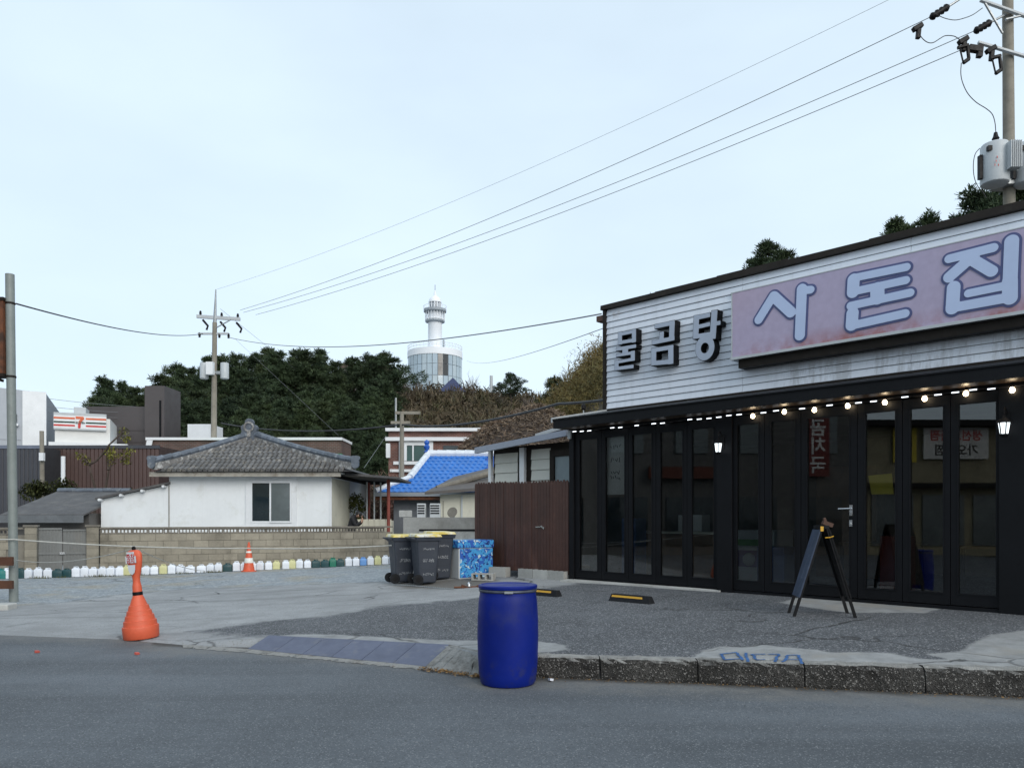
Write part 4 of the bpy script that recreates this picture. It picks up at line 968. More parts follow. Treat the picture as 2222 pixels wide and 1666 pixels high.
# ---- left steel post with rusty sign box, timber barrier, footing
d = 14.6
PO = thing('steel_post', 'weathered grey-green steel post at the left edge of the picture', 'post', (X(30,d),d,lz(X(30,d),d)))
MB().tube([(0,0,-.05),(-.075,0,6.17)], .078, 20).build('tube', m_polegreen, PO, smooth=True)
for xq, zq in ((-.05,4.22),(-.068,5.60)): MB().lathe([(.082,0),(.086,.01),(.086,.03),(.082,.04)], 20, (xq,0,zq)).build('clamp', m_darktrim, PO)
RB = thing('rusty_sign_box', 'rusty old sign box fixed to the steel post at the left edge', 'sign', (X(30,d)-.13,d,4.29))
MB().box(-1.3,0,-.12,.12,0,1.36).build('panel', m_rust, RB)
MB().box(-1.33,.02,-.14,.14,1.362,1.42).box(-1.33,.02,-.14,.14,-.06,-.002).obox((-.15,0,-.10),.16,.05,.05,(0,.3,0)).build('frame', m_darktrim, RB)
TB = thing('timber_barrier', 'brown timber barrier rails at the left edge by the steel post', 'barrier', (X(28,14.35)-1.1,14.35,lz(-11,14.35)))
for z0_, z1_ in ((.27,.42),(.70,.86)): MB().box(-1.1,1.1,-.03,.03,z0_,z1_).build('rail', m_woodbrown, TB)
for xx in (-.9,.0): MB().box(xx-.05,xx+.05,.032,.12,-.05,.92).build('post', m_woodbrown, TB)
x, y, z = G(6,1322); o = MB().box(-.45,.16,-.16,.16,-.05,.10).build('concrete_footing', m_conclight, None, (x,y,z), R(6), bevel=.02); tag(o, 'pale concrete footing block at the foot of the left post', 'footing')
# ---- ropes
def wirepath(a, b, sg, n=28): return [tuple(Vector(a).lerp(Vector(b), i/n)-Vector((0,0,sg*4*(i/n)*(1-i/n)))) for i in range(n+1)]
x1, d1 = X(850,15.2), 15.2
pa = (X(30,14.5),14.5,Z(1170,14.5)); pm = (X(540,15.6),15.6,Z(1189,15.6)); pb = (x1,d1,Z(1183,d1))
rp = MB().tube(wirepath((X(-160,14),14,Z(1158,14)), pa, .03, 10)+wirepath(pa, pm, .05)[1:]+wirepath(pm, pb, .03)[1:], .012, 6)
tag(rp.build('boundary_rope', m_rope), 'pale rope strung across the lot from the post to the bins', 'rope')
top = (bx-.085,by,bz+1.17); x2, y2, _ = onrow(470,-.3)
rp = MB().tube(wirepath((X(36,14.4),14.4,Z(1215,14.4)), top, .10)+wirepath(top, (x2,y2,.12), .12)[1:], .006, 5)
tag(rp.build('thin_rope', m_rope), 'thin sagging cord tied to the orange post top', 'rope')
# ---- litter and leaf debris
m_redbit = M('red_litter', (.45,.08,.06), .6); m_whitebit = M('white_litter', (.6,.62,.68), .5)
def bit(px, py, sc, mat, lab, ground=0):
    d = F*CAMZ/(py-HY); x = X(px,d)
    mb = MB().obox((0,0,.012),sc,sc*.7,.022,(.2,.1,.5)).obox((sc*.4,.01,.01),sc*.5,sc*.4,.015,(.0,.3,.2)); tag(mb.build('litter', mat, None, (x,d,.004), random.uniform(0,3)), lab, 'litter')
bit(80,1416,.045,m_redbit,'crumpled red litter on the road at far left'); bit(297,1420,.045,m_redbit,'small red litter on the road near the orange post'); bit(1195,1477,.05,m_whitebit,'scrap of pale plastic on the road right of the drum')
m_deadleaf = LEAF('dead_leaves', (.10,.055,.02), (.22,.14,.06))
lb = MB()
for _ in range(420):
    u = random.random(); x = -.95+u*.85+random.gauss(0,.05); y = 8.10-.42*min(1,u*1.3)-abs(random.gauss(0,.05)); z = .006+random.uniform(0,.02); a = random.uniform(0,6.3); s_ = random.uniform(.008,.022)
    lb.add([(x+s_*math.cos(a),y+s_*math.sin(a),z),(x-s_*.5*math.sin(a),y+s_*.5*math.cos(a),z+.008),(x-s_*math.cos(a),y-s_*math.sin(a),z+.003),(x+s_*.5*math.sin(a),y-s_*.5*math.cos(a),z)], [(0,1,2,3)])
for _ in range(500):
    x = random.uniform(.3,6); y = float(np.interp(x,kx,ky))-abs(random.gauss(0,.06))-.01; z = .006; a = random.uniform(0,6.3); s_ = random.uniform(.005,.012)
    lb.add([(x+s_*math.cos(a),y+s_*math.sin(a),z),(x-s_*.5*math.sin(a),y+s_*.5*math.cos(a),z+.006),(x-s_*math.cos(a),y-s_*math.sin(a),z+.002)], [(0,1,2)])
tag(stuff(lb.build('leaf_debris', m_deadleaf)), 'brown leaf debris gathered along the foot of the kerb', 'debris')
# ================================================================ garden wall of cement blocks behind the cans
WA = math.atan2(uy, ux); WOFF = .55
wx0, wy0, _ = onrow(217, WOFF)
def WU(px): return onrow(px, WOFF)[2]-WU0
WU0 = onrow(217, WOFF)[2]
wl = WU(852); zb = -.05; NR = 6; bh = .198
WALL = thing('block_wall', 'long low cement block wall with a pierced top course behind the cans', 'wall', (wx0,wy0,0), WA)
MB().box(0,wl,.02,.15,zb,zb+NR*bh+.01).build('mortar_core', m_mortar, WALL)
blk = [MB().box(.006,.396,-.004,.06,.006,bh-.003).mesh('block') for _ in range(1)]
for r in range(NR):
    off = -.2 if r % 2 else 0
    n = int(wl/.4)+1
    for i in range(n+1):
        a = off+i*.4
        if a < -.01:
            MB().box(.004,.196,-.004,.06,.006,bh-.003).build('block', m_block, WALL, (0,random.uniform(-.004,.004),zb+r*bh)); continue
        if a+.4 > wl: continue
        link('block', blk[0], m_block, WALL, (a,random.uniform(-.005,.005),zb+r*bh))
zt = zb+NR*bh+.012
vb = MB()
vb.box(.004,.396,0,.12,0,.03).box(.004,.396,0,.12,.105,.135)
for k in range(5): vb.box(.004+k*.0898,.004+k*.0898+.033,.0,.12,.0301,.1049)
vent = vb.mesh('pierced_block')
for i in range(int(wl/.4)): link('pierced_block', vent, m_coping, WALL, (i*.4,.01,zt))
MB().box(-.02,wl,-.03,.17,zt+.137,zt+.185).build('coping', m_coping, WALL)
# gate and its pillars
m_gate = M('grey_metal_gate', (.16,.165,.16), .5, .12, 2, (.20,.19,.17), (.55,.75))
def pillar(px0, px1, label):
    a, b = WU(px0), WU(px1); q = thing('gate_pillar', label, 'pillar', (wx0+ux*a, wy0+uy*a, 0), WA, 'gate pillars')
    n = 7
    for r in range(n):
        MB().box(.004,b-a-.004,-.08,.18,r*.2+.004,r*.2+.196).build('block', m_block, q, (0,random.uniform(-.006,.006),-.05))
    MB().box(.01,b-a-.01,-.07,.17,-.05,n*.2-.06).build('mortar_core', m_mortar, q)
    MB().box(-.03,b-a+.03,-.12,.22,n*.2-.05,n*.2+.0).build('cap', m_coping, q)
pillar(54,81,'cement block pillar left of the grey gate'); pillar(188,215,'cement block pillar right of the grey gate')
ga, gb_ = WU(82), WU(187)
GT = thing('metal_gate', 'grey ribbed two-leaf metal gate in the block wall', 'gate', (wx0+ux*ga, wy0+uy*ga, 0), WA)
gw = gb_-ga; lf = gw/2
for k in range(2):
    lh = 1.30-(.0 if k == 0 else .04)
    o = MB().box(k*lf+.02,(k+1)*lf-.01,.03,.06,.03,lh).build('leaf', m_gate, GT)
    rib = MB().box(0,.03,.012,.03,.06,lh-.03).mesh('rib'); nr = int((lf-.1)/.075)
    for j in range(nr): link('rib', rib, m_gate, o, (k*lf+.06+j*.075,0,0))
    MB().box(k*lf+.02,(k+1)*lf-.01,-.004,.0115,.60,.66).box(k*lf+.02,(k+1)*lf-.01,-.004,.0115,lh-.03,lh+.02).build('rail', m_gate, o)
MB().box(lf-.06,lf+.06,-.02,-.005,.60,.66).build('latch', m_chrome, GT)
wlx = WU(-140); q = thing('block_wall', 'short piece of cement block wall left of the gate pillar', 'wall', (wx0+ux*wlx, wy0+uy*wlx, 0), WA)
ln = WU(53)-wlx
MB().box(0,ln,.02,.15,-.05,1.13).build('mortar_core', m_mortar, q)
for r in range(6):
    for i in range(int(ln/.4)): link('block', blk[0], m_block, q, (i*.4+(.0 if r%2 else .1)-.05,random.uniform(-.005,.005),-.05+r*bh))
for i in range(int(ln/.4)): link('pierced_block', vent, m_coping, q, (i*.4,.01,zt))
MB().box(-.02,ln,-.03,.17,zt+.137,zt+.185).build('coping', m_coping, q)

# ================================================================ shed with slate roof behind the gate
d = 25.0
SH = thing('shed', 'low shed with dark grey slate roof behind the gate', 'shed', (X(40,d),d,0))
x1 = X(217,26)-X(40,d); x0 = X(0,d)-X(40,d)
m_slate = M('slate_roof', (.085,.083,.085), .8, .18, 3, (.13,.125,.12), (.5,.7), 2, bump=.5, bscale=25)
MB().box(x0,x1-.1,.5,3.5,-.1,1.75).build('wall', M('dark_shed_wall', (.10,.095,.09), .85, .2, 2), SH)
za, zc = Z(1119,d), Z(1068,d+3.2)
MB().hexa([(x0,0,za),(x1,0,za),(x1,3.2,zc),(x0,3.2,zc)], [(x0,0,za+.05),(x1,0,za+.05),(x1,3.2,zc+.05),(x0,3.2,zc+.05)]).build('roof', m_slate, SH)
MB().box(x0,x1,-.04,-.002,za-.22,za+.03).build('fascia', M('grey_fascia', (.13,.14,.15), .6, .2, 4), SH)
m_tileg = M('blue_grey_tile', (.105,.125,.155), .6, .25, 6, (.25,.27,.28), (.55,.72), 5, rnd=.22)
rc = MB().tube([(-.16,0,0),(.16,0,0)], .10, 8).mesh('ridge_tile')
nrt = int((x1-x0)/.33)
for i in range(nrt): link('ridge_tile', rc, m_tileg, SH, (x0+.2+i*.33,3.15,zc+.06+random.uniform(-.01,.01)))

# ================================================================ white house with tiled roof
d = 26.0
HO = thing('white_house', 'white rendered house with grey clay-tile hipped roof behind the block wall', 'house', (X(545,d),d,0))
hx = X(545,d)
def hX(px, dd=26.0): return X(px,dd)-hx
wl0, wl1, wr = hX(219), hX(367), hX(718)
zt_ = Z(1034,d)
MB().box(wl1,wr,0,7,-.1,zt_).build('wall', m_wallwhite, HO)
zl, zr = Z(1083,d), Z(1052,d)
MB().prism([(wl0,-.1),(wl1-.002,-.1),(wl1-.002,zr),(wl0,zl)], .01, 5, 'y').build('side_annex_wall', m_wallwhite, HO)
MB().hexa([(wl0-.12,-.15,zl-.02),(wl1+.05,-.15,zr+.03),(wl1+.05,5,zr+.03),(wl0-.12,5,zl-.02)], [(wl0-.12,-.15,zl+.05),(wl1+.05,-.15,zr+.10),(wl1+.05,5,zr+.10),(wl0-.12,5,zl+.05)]).build('annex_roof', m_slate, HO)
for k in range(4):
    u = .02+k*.31; MB().tube([(wl0+(wl1-wl0)*u,-.22,zl+(zr-zl)*u-.03),(wl0+(wl1-wl0)*u,.0,zl+(zr-zl)*u-.03)], .045, 8).build('rafter_end', m_white, HO)
MB().box(wl1-.012,wl1+.012,-.02,-.001,0,zt_-.3).build('corner_joint', m_coping, HO)
MB().box(wr-.03,wr+.03,-.03,-.001,0,zt_-.02).build('corner_trim', m_white, HO)
# side wall stands at wr, seen obliquely; eaves board
MB().box(wr+.001,wr+.02,0.02,2.9,-.1,zt_-.05).build('side_wall', m_cream, HO)
MB().box(hX(336),hX(745),-.42,-.36,zt_-.02,zt_+.13).build('eaves_board', M('pale_eaves_board', (.34,.32,.28), .7, .25, 4, (.15,.12,.09), (.5,.7), 3), HO)
MB().hexa([(hX(340),-.359,zt_+.10),(hX(745),-.359,zt_+.10),(hX(745),.2,zt_+.10),(hX(340),.2,zt_+.10)], [(hX(340),-.359,zt_+.12),(hX(745),-.359,zt_+.12),(hX(745),.2,zt_+.12),(hX(340),.2,zt_+.12)]).build('soffit', m_white, HO)
# window
wa, wb, wc, wd_ = hX(545), hX(634), Z(1134,d), Z(1044,d)
WN = MB().box(wa-.17,wb+.17,-.05,-.001,wd_+.0,wd_+.22).box(wa-.17,wa,-.05,-.001,wc-.15,wd_).box(wb,wb+.17,-.05,-.001,wc-.15,wd_).box(wa,wb,-.05,-.001,wc-.15,wc).build('window', m_white, HO)
sm_ = MB(); mid = (wa+wb)/2-.02
for a,b,y0 in ((wa,mid+.03,-.06),(mid-.03,wb,-.085)):
    sm_.box(a,a+.055,y0,y0+.03,wc,wd_).box(b-.055,b,y0,y0+.03,wc,wd_).box(a+.055,b-.055,y0,y0+.03,wc,wc+.06).box(a+.055,b-.055,y0,y0+.03,wd_-.06,wd_)
sm_.build('sash', m_white, WN)
MB().box(wa+.055,mid-.02,-.052,-.048,wc+.06,wd_-.06).build('pane', m_darkglass, WN); MB().box(mid+.02,wb-.055,-.075,-.071,wc+.06,wd_-.06).build('pane', m_greyglass, WN)
MB().box(wa-.2,wb+.2,-.10,-.03,wc-.19,wc-.151).build('sill', m_white, WN)
# roof planes
ez = zt_+.14
E0, E1 = Vector((hX(334,25.5),-.5,ez)), Vector((hX(768,25.5),-.5,ez))
AP = Vector((hX(545,28.8),2.8,Z(952,28.8)))
RG = Vector((AP.x,8.0,AP.z)); B0 = Vector((E0.x,9.5,ez)); B1 = Vector((E1.x+.3,9.5,ez))
rf = MB(); rf.v = [tuple(v) for v in (E0,E1,AP,RG,B0,B1)]; rf.f = [(0,1,2),(1,5,3,2),(4,0,2,3),(5,4,3)]
m_tile = M('weathered_clay_tile', (.125,.123,.122), .7, .18, 6, (.25,.225,.185), (.52,.72), 5, rnd=.28)
m_under = M('roof_underlay', (.045,.045,.048), .9, .2, 5)
ROOF = rf.build('roof', m_under, HO)
# individual tiles on the face towards the road
uu = (E1-E0).normalized(); mid_e = (E0+E1)/2; vv_ = (AP-E0)-uu*((AP-E0).dot(uu)); Ls = vv_.length; vv_.normalize(); nn = uu.cross(vv_)
if nn.z < 0: nn = -nn
NRW = 11; step = Ls/NRW; tw = .172
tm = MB(); na = 6
for (yy, lift) in ((0,.030),(step*1.12,.004)):
    for k in range(na+1):
        q = math.pi*k/na; tm.v.append((-math.cos(q)*tw*.41, yy, lift+math.sin(q)*.075))
for k in range(na): tm.f.append((k,k+1,na+1+k+1,na+1+k))
tm.v += [(-tw*.41,0,-.01),(tw*.41,0,-.01)]; 
tm.f.append(tuple(range(na,-1,-1))+(len(tm.v)-2,len(tm.v)-1))
tme = tm.mesh('roof_tile')
rotm = Matrix((uu,vv_,nn)).transposed()
for r in range(NRW):
    h0 = r*step; u_ = (h0+step*.5)/Ls
    a = E0.lerp(AP, u_); b = E1.lerp(AP, u_); w_ = (b-a).length; n = int((w_-.1)/tw)
    for i in range(n):
        c0 = a+uu*((w_-n*tw)/2+(i+.5)*tw)-vv_*(step*.5)+nn*.012
        o = link('roof_tile', tme, m_tile, ROOF); o.matrix_local = Matrix.Translation(c0) @ rotm.to_4x4()
# hips: stacked ridge tiles along each edge
def ridgeline(a, b, mat, parent, r=.13, seg=.34, lift=.10, name='ridge_tile', curve=.0):
    L = (b-a).length; n = max(1,int(L/seg)); dirv = (b-a).normalized(); me_ = MB().tube([(0,0,-.02),(0,0,L/n*.98)], [r, r*.9], 8).mesh(name)
    for i in range(n):
        u = i/n; p = a.lerp(b,u)+Vector((0,0,lift+curve*(1-u)**3)); o = link(name, me_, mat, parent); o.matrix_local = Matrix.Translation(p) @ dirv.to_track_quat('Z','Y').to_matrix().to_4x4()
def hipwall(a, b, parent, mat, h=.16, w=.16, curve=0., name='ridge_band'):
    mb = MB(); n = 10; side = (b-a).cross(Vector((0,0,1))).normalized()*w/2
    for i in range(n+1):
        u = i/n; p = a.lerp(b,u)+Vector((0,0,curve*(1-u)**3)); mb.v += [tuple(p-side-Vector((0,0,.1))), tuple(p+side-Vector((0,0,.1))), tuple(p+side+Vector((0,0,h))), tuple(p-side+Vector((0,0,h)))]
    for i in range(n):
        for k in range(4): mb.f.append((i*4+k, i*4+(k+1)%4, i*4+4+(k+1)%4, i*4+4+k))
    mb.f += [(3,2,1,0),(n*4,n*4+1,n*4+2,n*4+3)]
    return mb.build(name, mat, parent)
m_ridgeband = M('mortared_ridge', (.17,.165,.16), .8, .3, 5, (.42,.42,.41), (.5,.62), 7)
for e in (E0, E1):
    hipwall(e, AP, ROOF, m_ridgeband, .13, .17, .16); ridgeline(e, AP, m_tileg, ROOF, .115, .34, .20, curve=.16)
ridgeline(AP, RG, m_tileg, ROOF, .14, .4, .24); hipwall(AP, RG, ROOF, m_ridgeband, .16, .2)
# lobed ridge end ornament
orn = sdf_shape([('c',0,.0,0,.30,.20),('c',-.17,.34,-.17,.36,.13),('c',.17,.34,.17,.36,.13),('c',0,.52,0,.56,.15),('c',-.2,.15,.2,.15,.10)], .035, 0, .20).build('ridge_ornament', m_tileg, ROOF, (AP.x,AP.y-.25,AP.z+.02))
sdf_shape([('o',0,.40,.16,.16,.03),('c',0,.08,0,.2,.06)], .025, 0, .03).build('ornament_relief', m_ridgeband, orn, (0,-.035,0))
for e, sg in ((E0,-1),(E1,1)):
    sdf_shape([('c',0,.0,0,.18,.12),('c',-.07,.22,.07,.22,.08)], .03, 0, .14).build('eave_ornament', m_tileg, ROOF, (e.x+sg*.05,e.y-.1,e.z+.22))
# right-hand porch roof on red posts
PZ = Z(1035,27.5)
MB().hexa([(hX(745,27),.3,PZ+.02),(hX(868,27),.3,PZ-.12),(hX(868,27),4,PZ-.12),(hX(745,27),4,PZ+.02)], [(hX(745,27),.3,PZ+.10),(hX(868,27),.3,PZ-.05),(hX(868,27),4,PZ-.05),(hX(745,27),4,PZ+.10)]).build('porch_roof', m_slate, HO)
m_redpost = M('red_painted_post', (.22,.05,.035), .6, .2, 3)
for px, dd in ((843,27.2),(800,29.5)): MB().tube([(hX(px,dd),dd-26,-.1),(hX(px,dd),dd-26,PZ-.1)], .06, 10).build('porch_post', m_redpost, HO)
for px, dd in ((796,28.6),(812,28.6),(826,28.9)): MB().tube([(hX(px,dd),dd-26,-.1),(hX(px,dd),dd-26,PZ-.12)], .03, 8).build('porch_rail_post', m_greybox, HO)
# box planter beside the person
q = thing('wooden_planter', 'pale wooden planter box beside the person behind the wall', 'planter', (X(812,27.8),27.8,.0))
for k in range(6): MB().box(-.62+k*.21,-.43+k*.21,-.02,.02,.4,1.55).build('board', m_cream, q)
MB().box(-.62,.62,.021,.5,.4,1.5).build('box', m_cream, q)

# ================================================================ person, bowed, in black behind the wall
def person():
    d = 25.9; q = thing('person', 'person in a black jacket bowed forward behind the block wall, hands raised to the face', 'person', (X(768,d),d,.20), R(0))
    J = {'pel':(-.08,0,.96),'sp':(-.10,0,1.14),'ch':(-.06,0,1.38),'nk':(.06,0,1.46),'hd0':(.12,0,1.47),'hd':(.185,0,1.50),
         'shL':(-.03,-.17,1.40),'elL':(.10,-.21,1.14),'wrL':(.25,-.09,1.26),'haL':(.285,-.05,1.34),'shR':(-.03,.17,1.40),'elR':(.10,.21,1.14),'wrR':(.25,.08,1.25),'haR':(.285,.04,1.33),
         'hpL':(-.08,-.09,.93),'knL':(.02,-.10,.50),'anL':(-.05,-.10,.08),'toL':(.10,-.11,.03),'hpR':(-.08,.09,.93),'knR':(.02,.10,.50),'anR':(-.05,.10,.08),'toR':(.10,.11,.03)}
    rad = {'pel':.15,'sp':.14,'ch':.155,'nk':.062,'hd0':.07,'hd':.098,'shL':.082,'elL':.058,'wrL':.042,'haL':.036,'shR':.082,'elR':.058,'wrR':.042,'haR':.036,'hpL':.10,'knL':.068,'anL':.05,'toL':.04,'hpR':.10,'knR':.068,'anR':.05,'toR':.04}
    ed = [('pel','sp'),('sp','ch'),('ch','nk'),('nk','hd0'),('hd0','hd'),('ch','shL'),('shL','elL'),('elL','wrL'),('wrL','haL'),('ch','shR'),('shR','elR'),('elR','wrR'),('wrR','haR'),
          ('pel','hpL'),('hpL','knL'),('knL','anL'),('anL','toL'),('pel','hpR'),('hpR','knR'),('knR','anR'),('anR','toR')]
    names = list(J); me = bpy.data.meshes.new('body'); 
    vs = [J[n] for n in names]; es = [(names.index(a),names.index(b)) for a,b in ed]
    rr = [rad[n] for n in names]
    for sg, ha in ((-1,'haL'),(1,'haR')):          # five short fingers rooted in each hand, curled towards the face
        hp = Vector(J[ha]); hi = names.index(ha)
        for k in range(5):
            b = len(vs); y = hp.y+(-.03+.015*k); ln = (.05,.062,.068,.06,.045)[k]
            if k == 0: vs += [(hp.x-.01,hp.y-sg*.04,hp.z+.01),(hp.x-.03,hp.y-sg*.045,hp.z+.05)]
            else: vs += [(hp.x+.005,y,hp.z+.035),(hp.x-.02,y,hp.z+.035+ln*.7)]
            es += [(hi,b),(b,b+1)]; rr += [.011,.009]
    me.from_pydata(vs, es, []); ob = bpy.data.objects.new('body', me); COL.objects.link(ob)
    m = ob.modifiers.new('skin','SKIN'); m.use_smooth_shade = True
    for i, v in enumerate(me.skin_vertices[0].data): v.radius = (rr[i],rr[i]); v.use_root = (i == 0)
    ob.modifiers.new('sub','SUBSURF').levels = 2
    dg = bpy.context.evaluated_depsgraph_get(); dg.update(); m2 = bpy.data.meshes.new_from_object(ob.evaluated_get(dg)); bpy.data.objects.remove(ob); m2.name = 'body'
    m2.materials.clear(); m2.materials.append(M('black_jacket', (.012,.012,.014), .8, .2, 8)); m2.materials.append(M('skin', (.42,.25,.17), .55, .06, 9)); m2.materials.append(M('dark_trousers', (.02,.02,.028), .85, .15, 8))
    for p in m2.polygons:
        c = p.center; p.use_smooth = True
        hand = c.x > .262 and 1.22 < c.z < 1.45; p.material_index = 1 if (c.x > .098 and c.z > 1.39 and abs(c.y) < .12) or hand else (2 if c.z < .95 else 0)
    b = link('body', m2, None, q)
    hr = MB(); n = 14
    hr.ball((0,0,0), .108, 1.08, 14); o = hr.build('hair', M('black_hair', (.01,.009,.009), .5, .3, 20), q, (.165,0,1.535), smooth='all'); o.scale = (1,.95,.82); o.rotation_euler = (0,R(38),0)
    fc = MB(); 
    fc.ball((.272,0,1.455),.018,1.4,8); fc.build('nose', m2.materials[1], q, smooth='all')
    for s in (-1,1):
        MB().ball((.268,s*.036,1.49),.012,.8,8).build('eye', M('eye', (.03,.02,.02), .3), q); MB().ball((.165,s*.098,1.478),.022,1.5,8).build('ear', m2.materials[1], q)
    MB().box(.235,.25,-.025,.025,1.418,1.428).build('mouth', m_redp, q)
person()
struct(MB().box(X(757,26)-.3,X(868,26),25.6,31,-.1,.20).build('yard', m_concrete))

# ================================================================ buildings further back, left
def bld(name, label, px0, px1, py, d, mat, depth=8, rot=0, group=None):
    k1 = (px1-HX)/F; w = (k1*d-X(px0,d))/(math.cos(rot)-k1*math.sin(rot))
    q = thing(name, label, 'building', (X(px0,d),d,0), rot, group); h = Z(py,d)
    MB().box(0,w,0,depth,-.3,h).build('wall', mat, q); return q, w, h
m_ribbrown = M('brown_ribbed_cladding', (.085,.052,.046), .5, .08, 1.5, rnd=.08, streak=.1); m_ribgrey = M('slate_ribbed_cladding', (.05,.052,.062), .5, .08, 1.5, rnd=.06)
d = 36.
q, w, h = bld('clad_building', 'low building clad in brown ribbed metal behind the shed', 92, 345, 968, d, M('brown_core', (.05,.03,.028), .8), 7)
n = 29; pwid = w/n; pm_ = MB().prism([(0,0),(pwid*.16,-.035),(pwid*.9,-.035),(pwid*.99,0)], 0, h-.12, 'z').mesh('cladding_panel')
for i in range(n): link('cladding_panel', pm_, m_ribbrown, q, (i*pwid,-.002,0))
MB().box(-.05,w+.05,-.08,0,h-.11,h+.04).build('top_flashing', m_ribgrey, q)
q, w, h = bld('grey_clad_building', 'dark slate ribbed metal building at the left edge', -150, 90, 970, 34.5, M('grey_core', (.03,.03,.034), .8), 9)
n = 26; pwid = w/n; pm_ = MB().prism([(0,0),(pwid*.2,-.03),(pwid*.8,-.03),(pwid*.98,0)], 1.6, h-.08, 'z').mesh('cladding_panel')
for i in range(n): link('cladding_panel', pm_, m_ribgrey, q, (i*pwid,-.002,0))
MB().box(w-6.0,w,-.06,-.002,h-.07,h+.08).build('top_flashing', M('blue_grey_flashing', (.14,.16,.21), .5), q)
MB().box(0,w,-.05,-.002,1.45,1.58).build('lower_band', m_black, q)
# white tall pipe in the yard and narrow pole with meter box
o = MB().tube([(0,0,-.1),(0,0,Z(990,33)+.0)], .085, 12).build('white_vent_pipe', m_white, None, (X(137,33),33,0)); tag(o, 'plain white upright pipe in front of the brown cladding', 'pipe')
q = thing('yard_pole', 'narrow grey pole with a white meter box in front of the cladding', 'pole', (X(93,33.5),33.5,0)); MB().tube([(0,0,-.1),(-.05,0,Z(935,33.5))], [.11,.085], 10).build('shaft', m_concpole, q); MB().box(-.02,.16,-.25,-.1,Z(1000,33.5),Z(983,33.5)).build('meter_box', m_white, q)
# large pale grey building at the left edge
q, w, h = bld('pale_warehouse', 'large pale grey metal warehouse at the far left edge', -160, 99, 838, 56., M('pale_grey_cladding', (.36,.39,.43), .5, .05, .6, streak=.06), 16, R(26))
MB().hexa([(0,0,h),(w,0,h),(w,16,h),(0,16,h)], [(0,0,h+.5),(w,0,h+.05),(w,16,h+.05),(0,16,h+.5)]).build('parapet', M('pale_grey_parapet', (.36,.39,.43), .5, .05, .6), q)
for k in range(7): MB().box(.0,w-1.6,-.03,-.002,1.8+k*.95,1.83+k*.95).build('cladding_seam', M('grey_seam', (.27,.29,.32), .6) if k == 0 else bpy.data.materials['grey_seam'], q)
MB().box(w-1.5,w+.05,-.08,-.003,-.3,h+.1).build('corner_panel', m_white, q)
wn = MB().box(w-1.15-1.2,w-.65-1.2,-.06,-.031,Z(928,62),Z(912,62)).build('window', m_darkglass, q); MB().box(w-1.25-1.2,w-.55-1.2,-.3,-.06,Z(936,62),Z(932,62)).build('window_hood', m_white, wn)
# convenience store
d = 56.
q, w, h = bld('convenience_store', 'white flat-roofed convenience store with striped orange, green and red sign band', 119, 239, 904, d, M('store_white', (.66,.66,.64), .6, .05, .7), 5, R(22))
m_so, m_sg, m_sr = M('sign_orange', (.62,.12,.04), .5), M('sign_green', (.0,.035,.025), .5), M('sign_red', (.55,.03,.025), .5)
sw = w*.935; zb_, zt2 = Z(928,d), Z(900,d); hh = zt2-zb_
SGN = MB().box(-.05,sw,-.2,-.002,zb_,zt2).build('sign_board', m_white, q)
for a, b, mm in ((.70,.84,m_so),(.40,.52,m_sg),(.14,.27,m_sr)): MB().box(-.04,sw*.39,-.215,-.201,zb_+hh*a,zb_+hh*b).build('stripe', mm, SGN); MB().box(sw*.60,sw-.01,-.215,-.201,zb_+hh*a,zb_+hh*b).build('stripe', mm, SGN)
MB().box(-.05,sw,-.21,-.201,zb_-.12,zb_-.002).box(-.05,sw,-.21,-.002,zt2+.002,zt2+.18).build('sign_trim', m_greybox, SGN)
cxx = sw*.495
o = sdf_shape([('c',cxx-.22,zb_+hh*.83,cxx+.14,zb_+hh*.83,.09,1)], .03, 0, .02).build('numeral', m_so, SGN, (0,-.232,0)); sdf_shape([('c',cxx+.16,zb_+hh*.78,cxx-.04,zb_+hh*.50,.085)], .03, 0, .02).build('numeral', m_so, SGN, (0,-.236,0)); sdf_shape([('c',cxx-.05,zb_+hh*.40,cxx-.07,zb_+hh*.10,.085)], .03, 0, .02).build('numeral', m_sr, SGN, (0,-.232,0))
link('lettering', text_mesh('ELEVEn', .20, offset=.006), m_sg, SGN, (cxx,-.24,zb_+hh*.44), (R(90),0,0))
MB().box(-.3,w+1.2,-.6,5,Z(960,d)-.25,Z(960,d)).build('lower_roof', m_white, q)
MB().box(w*.30,w*.52,1,3,h,h+.9).build('roof_unit', m_greybox, q)
# dark brown block with tower
d = 64.
m_dkbrown = M('dark_brown_panel', (.072,.062,.062), .5, .08, .5)
q, w, h = bld('brown_block', 'dark brown panelled block with a taller stair tower before the pines', 189, 328, 882, d, m_dkbrown, 2.2)
tx0, tx1 = X(324,d)-X(189,d), X(366,d)-X(189,d)
MB().box(tx0,tx1,-.8,2.3,-.3,Z(836,d-1)).build('tower', m_dkbrown, q)
for k in range(9): MB().box(0,tx0-.02,-.03,-.002,1.0+k*.98,1.03+k*.98).build('panel_seam', M('brown_seam', (.05,.042,.042), .6) if k == 0 else bpy.data.materials['brown_seam'], q)
MB().box(tx1-.40,tx1-.25,-.84,-.802,Z(960,d),Z(872,d)).build('window_slot', m_black, q)
q, w, h = bld('water_tank_house', 'small white roof box behind the brick parapet', 407, 457, 920, 47., m_white, 2.0); 
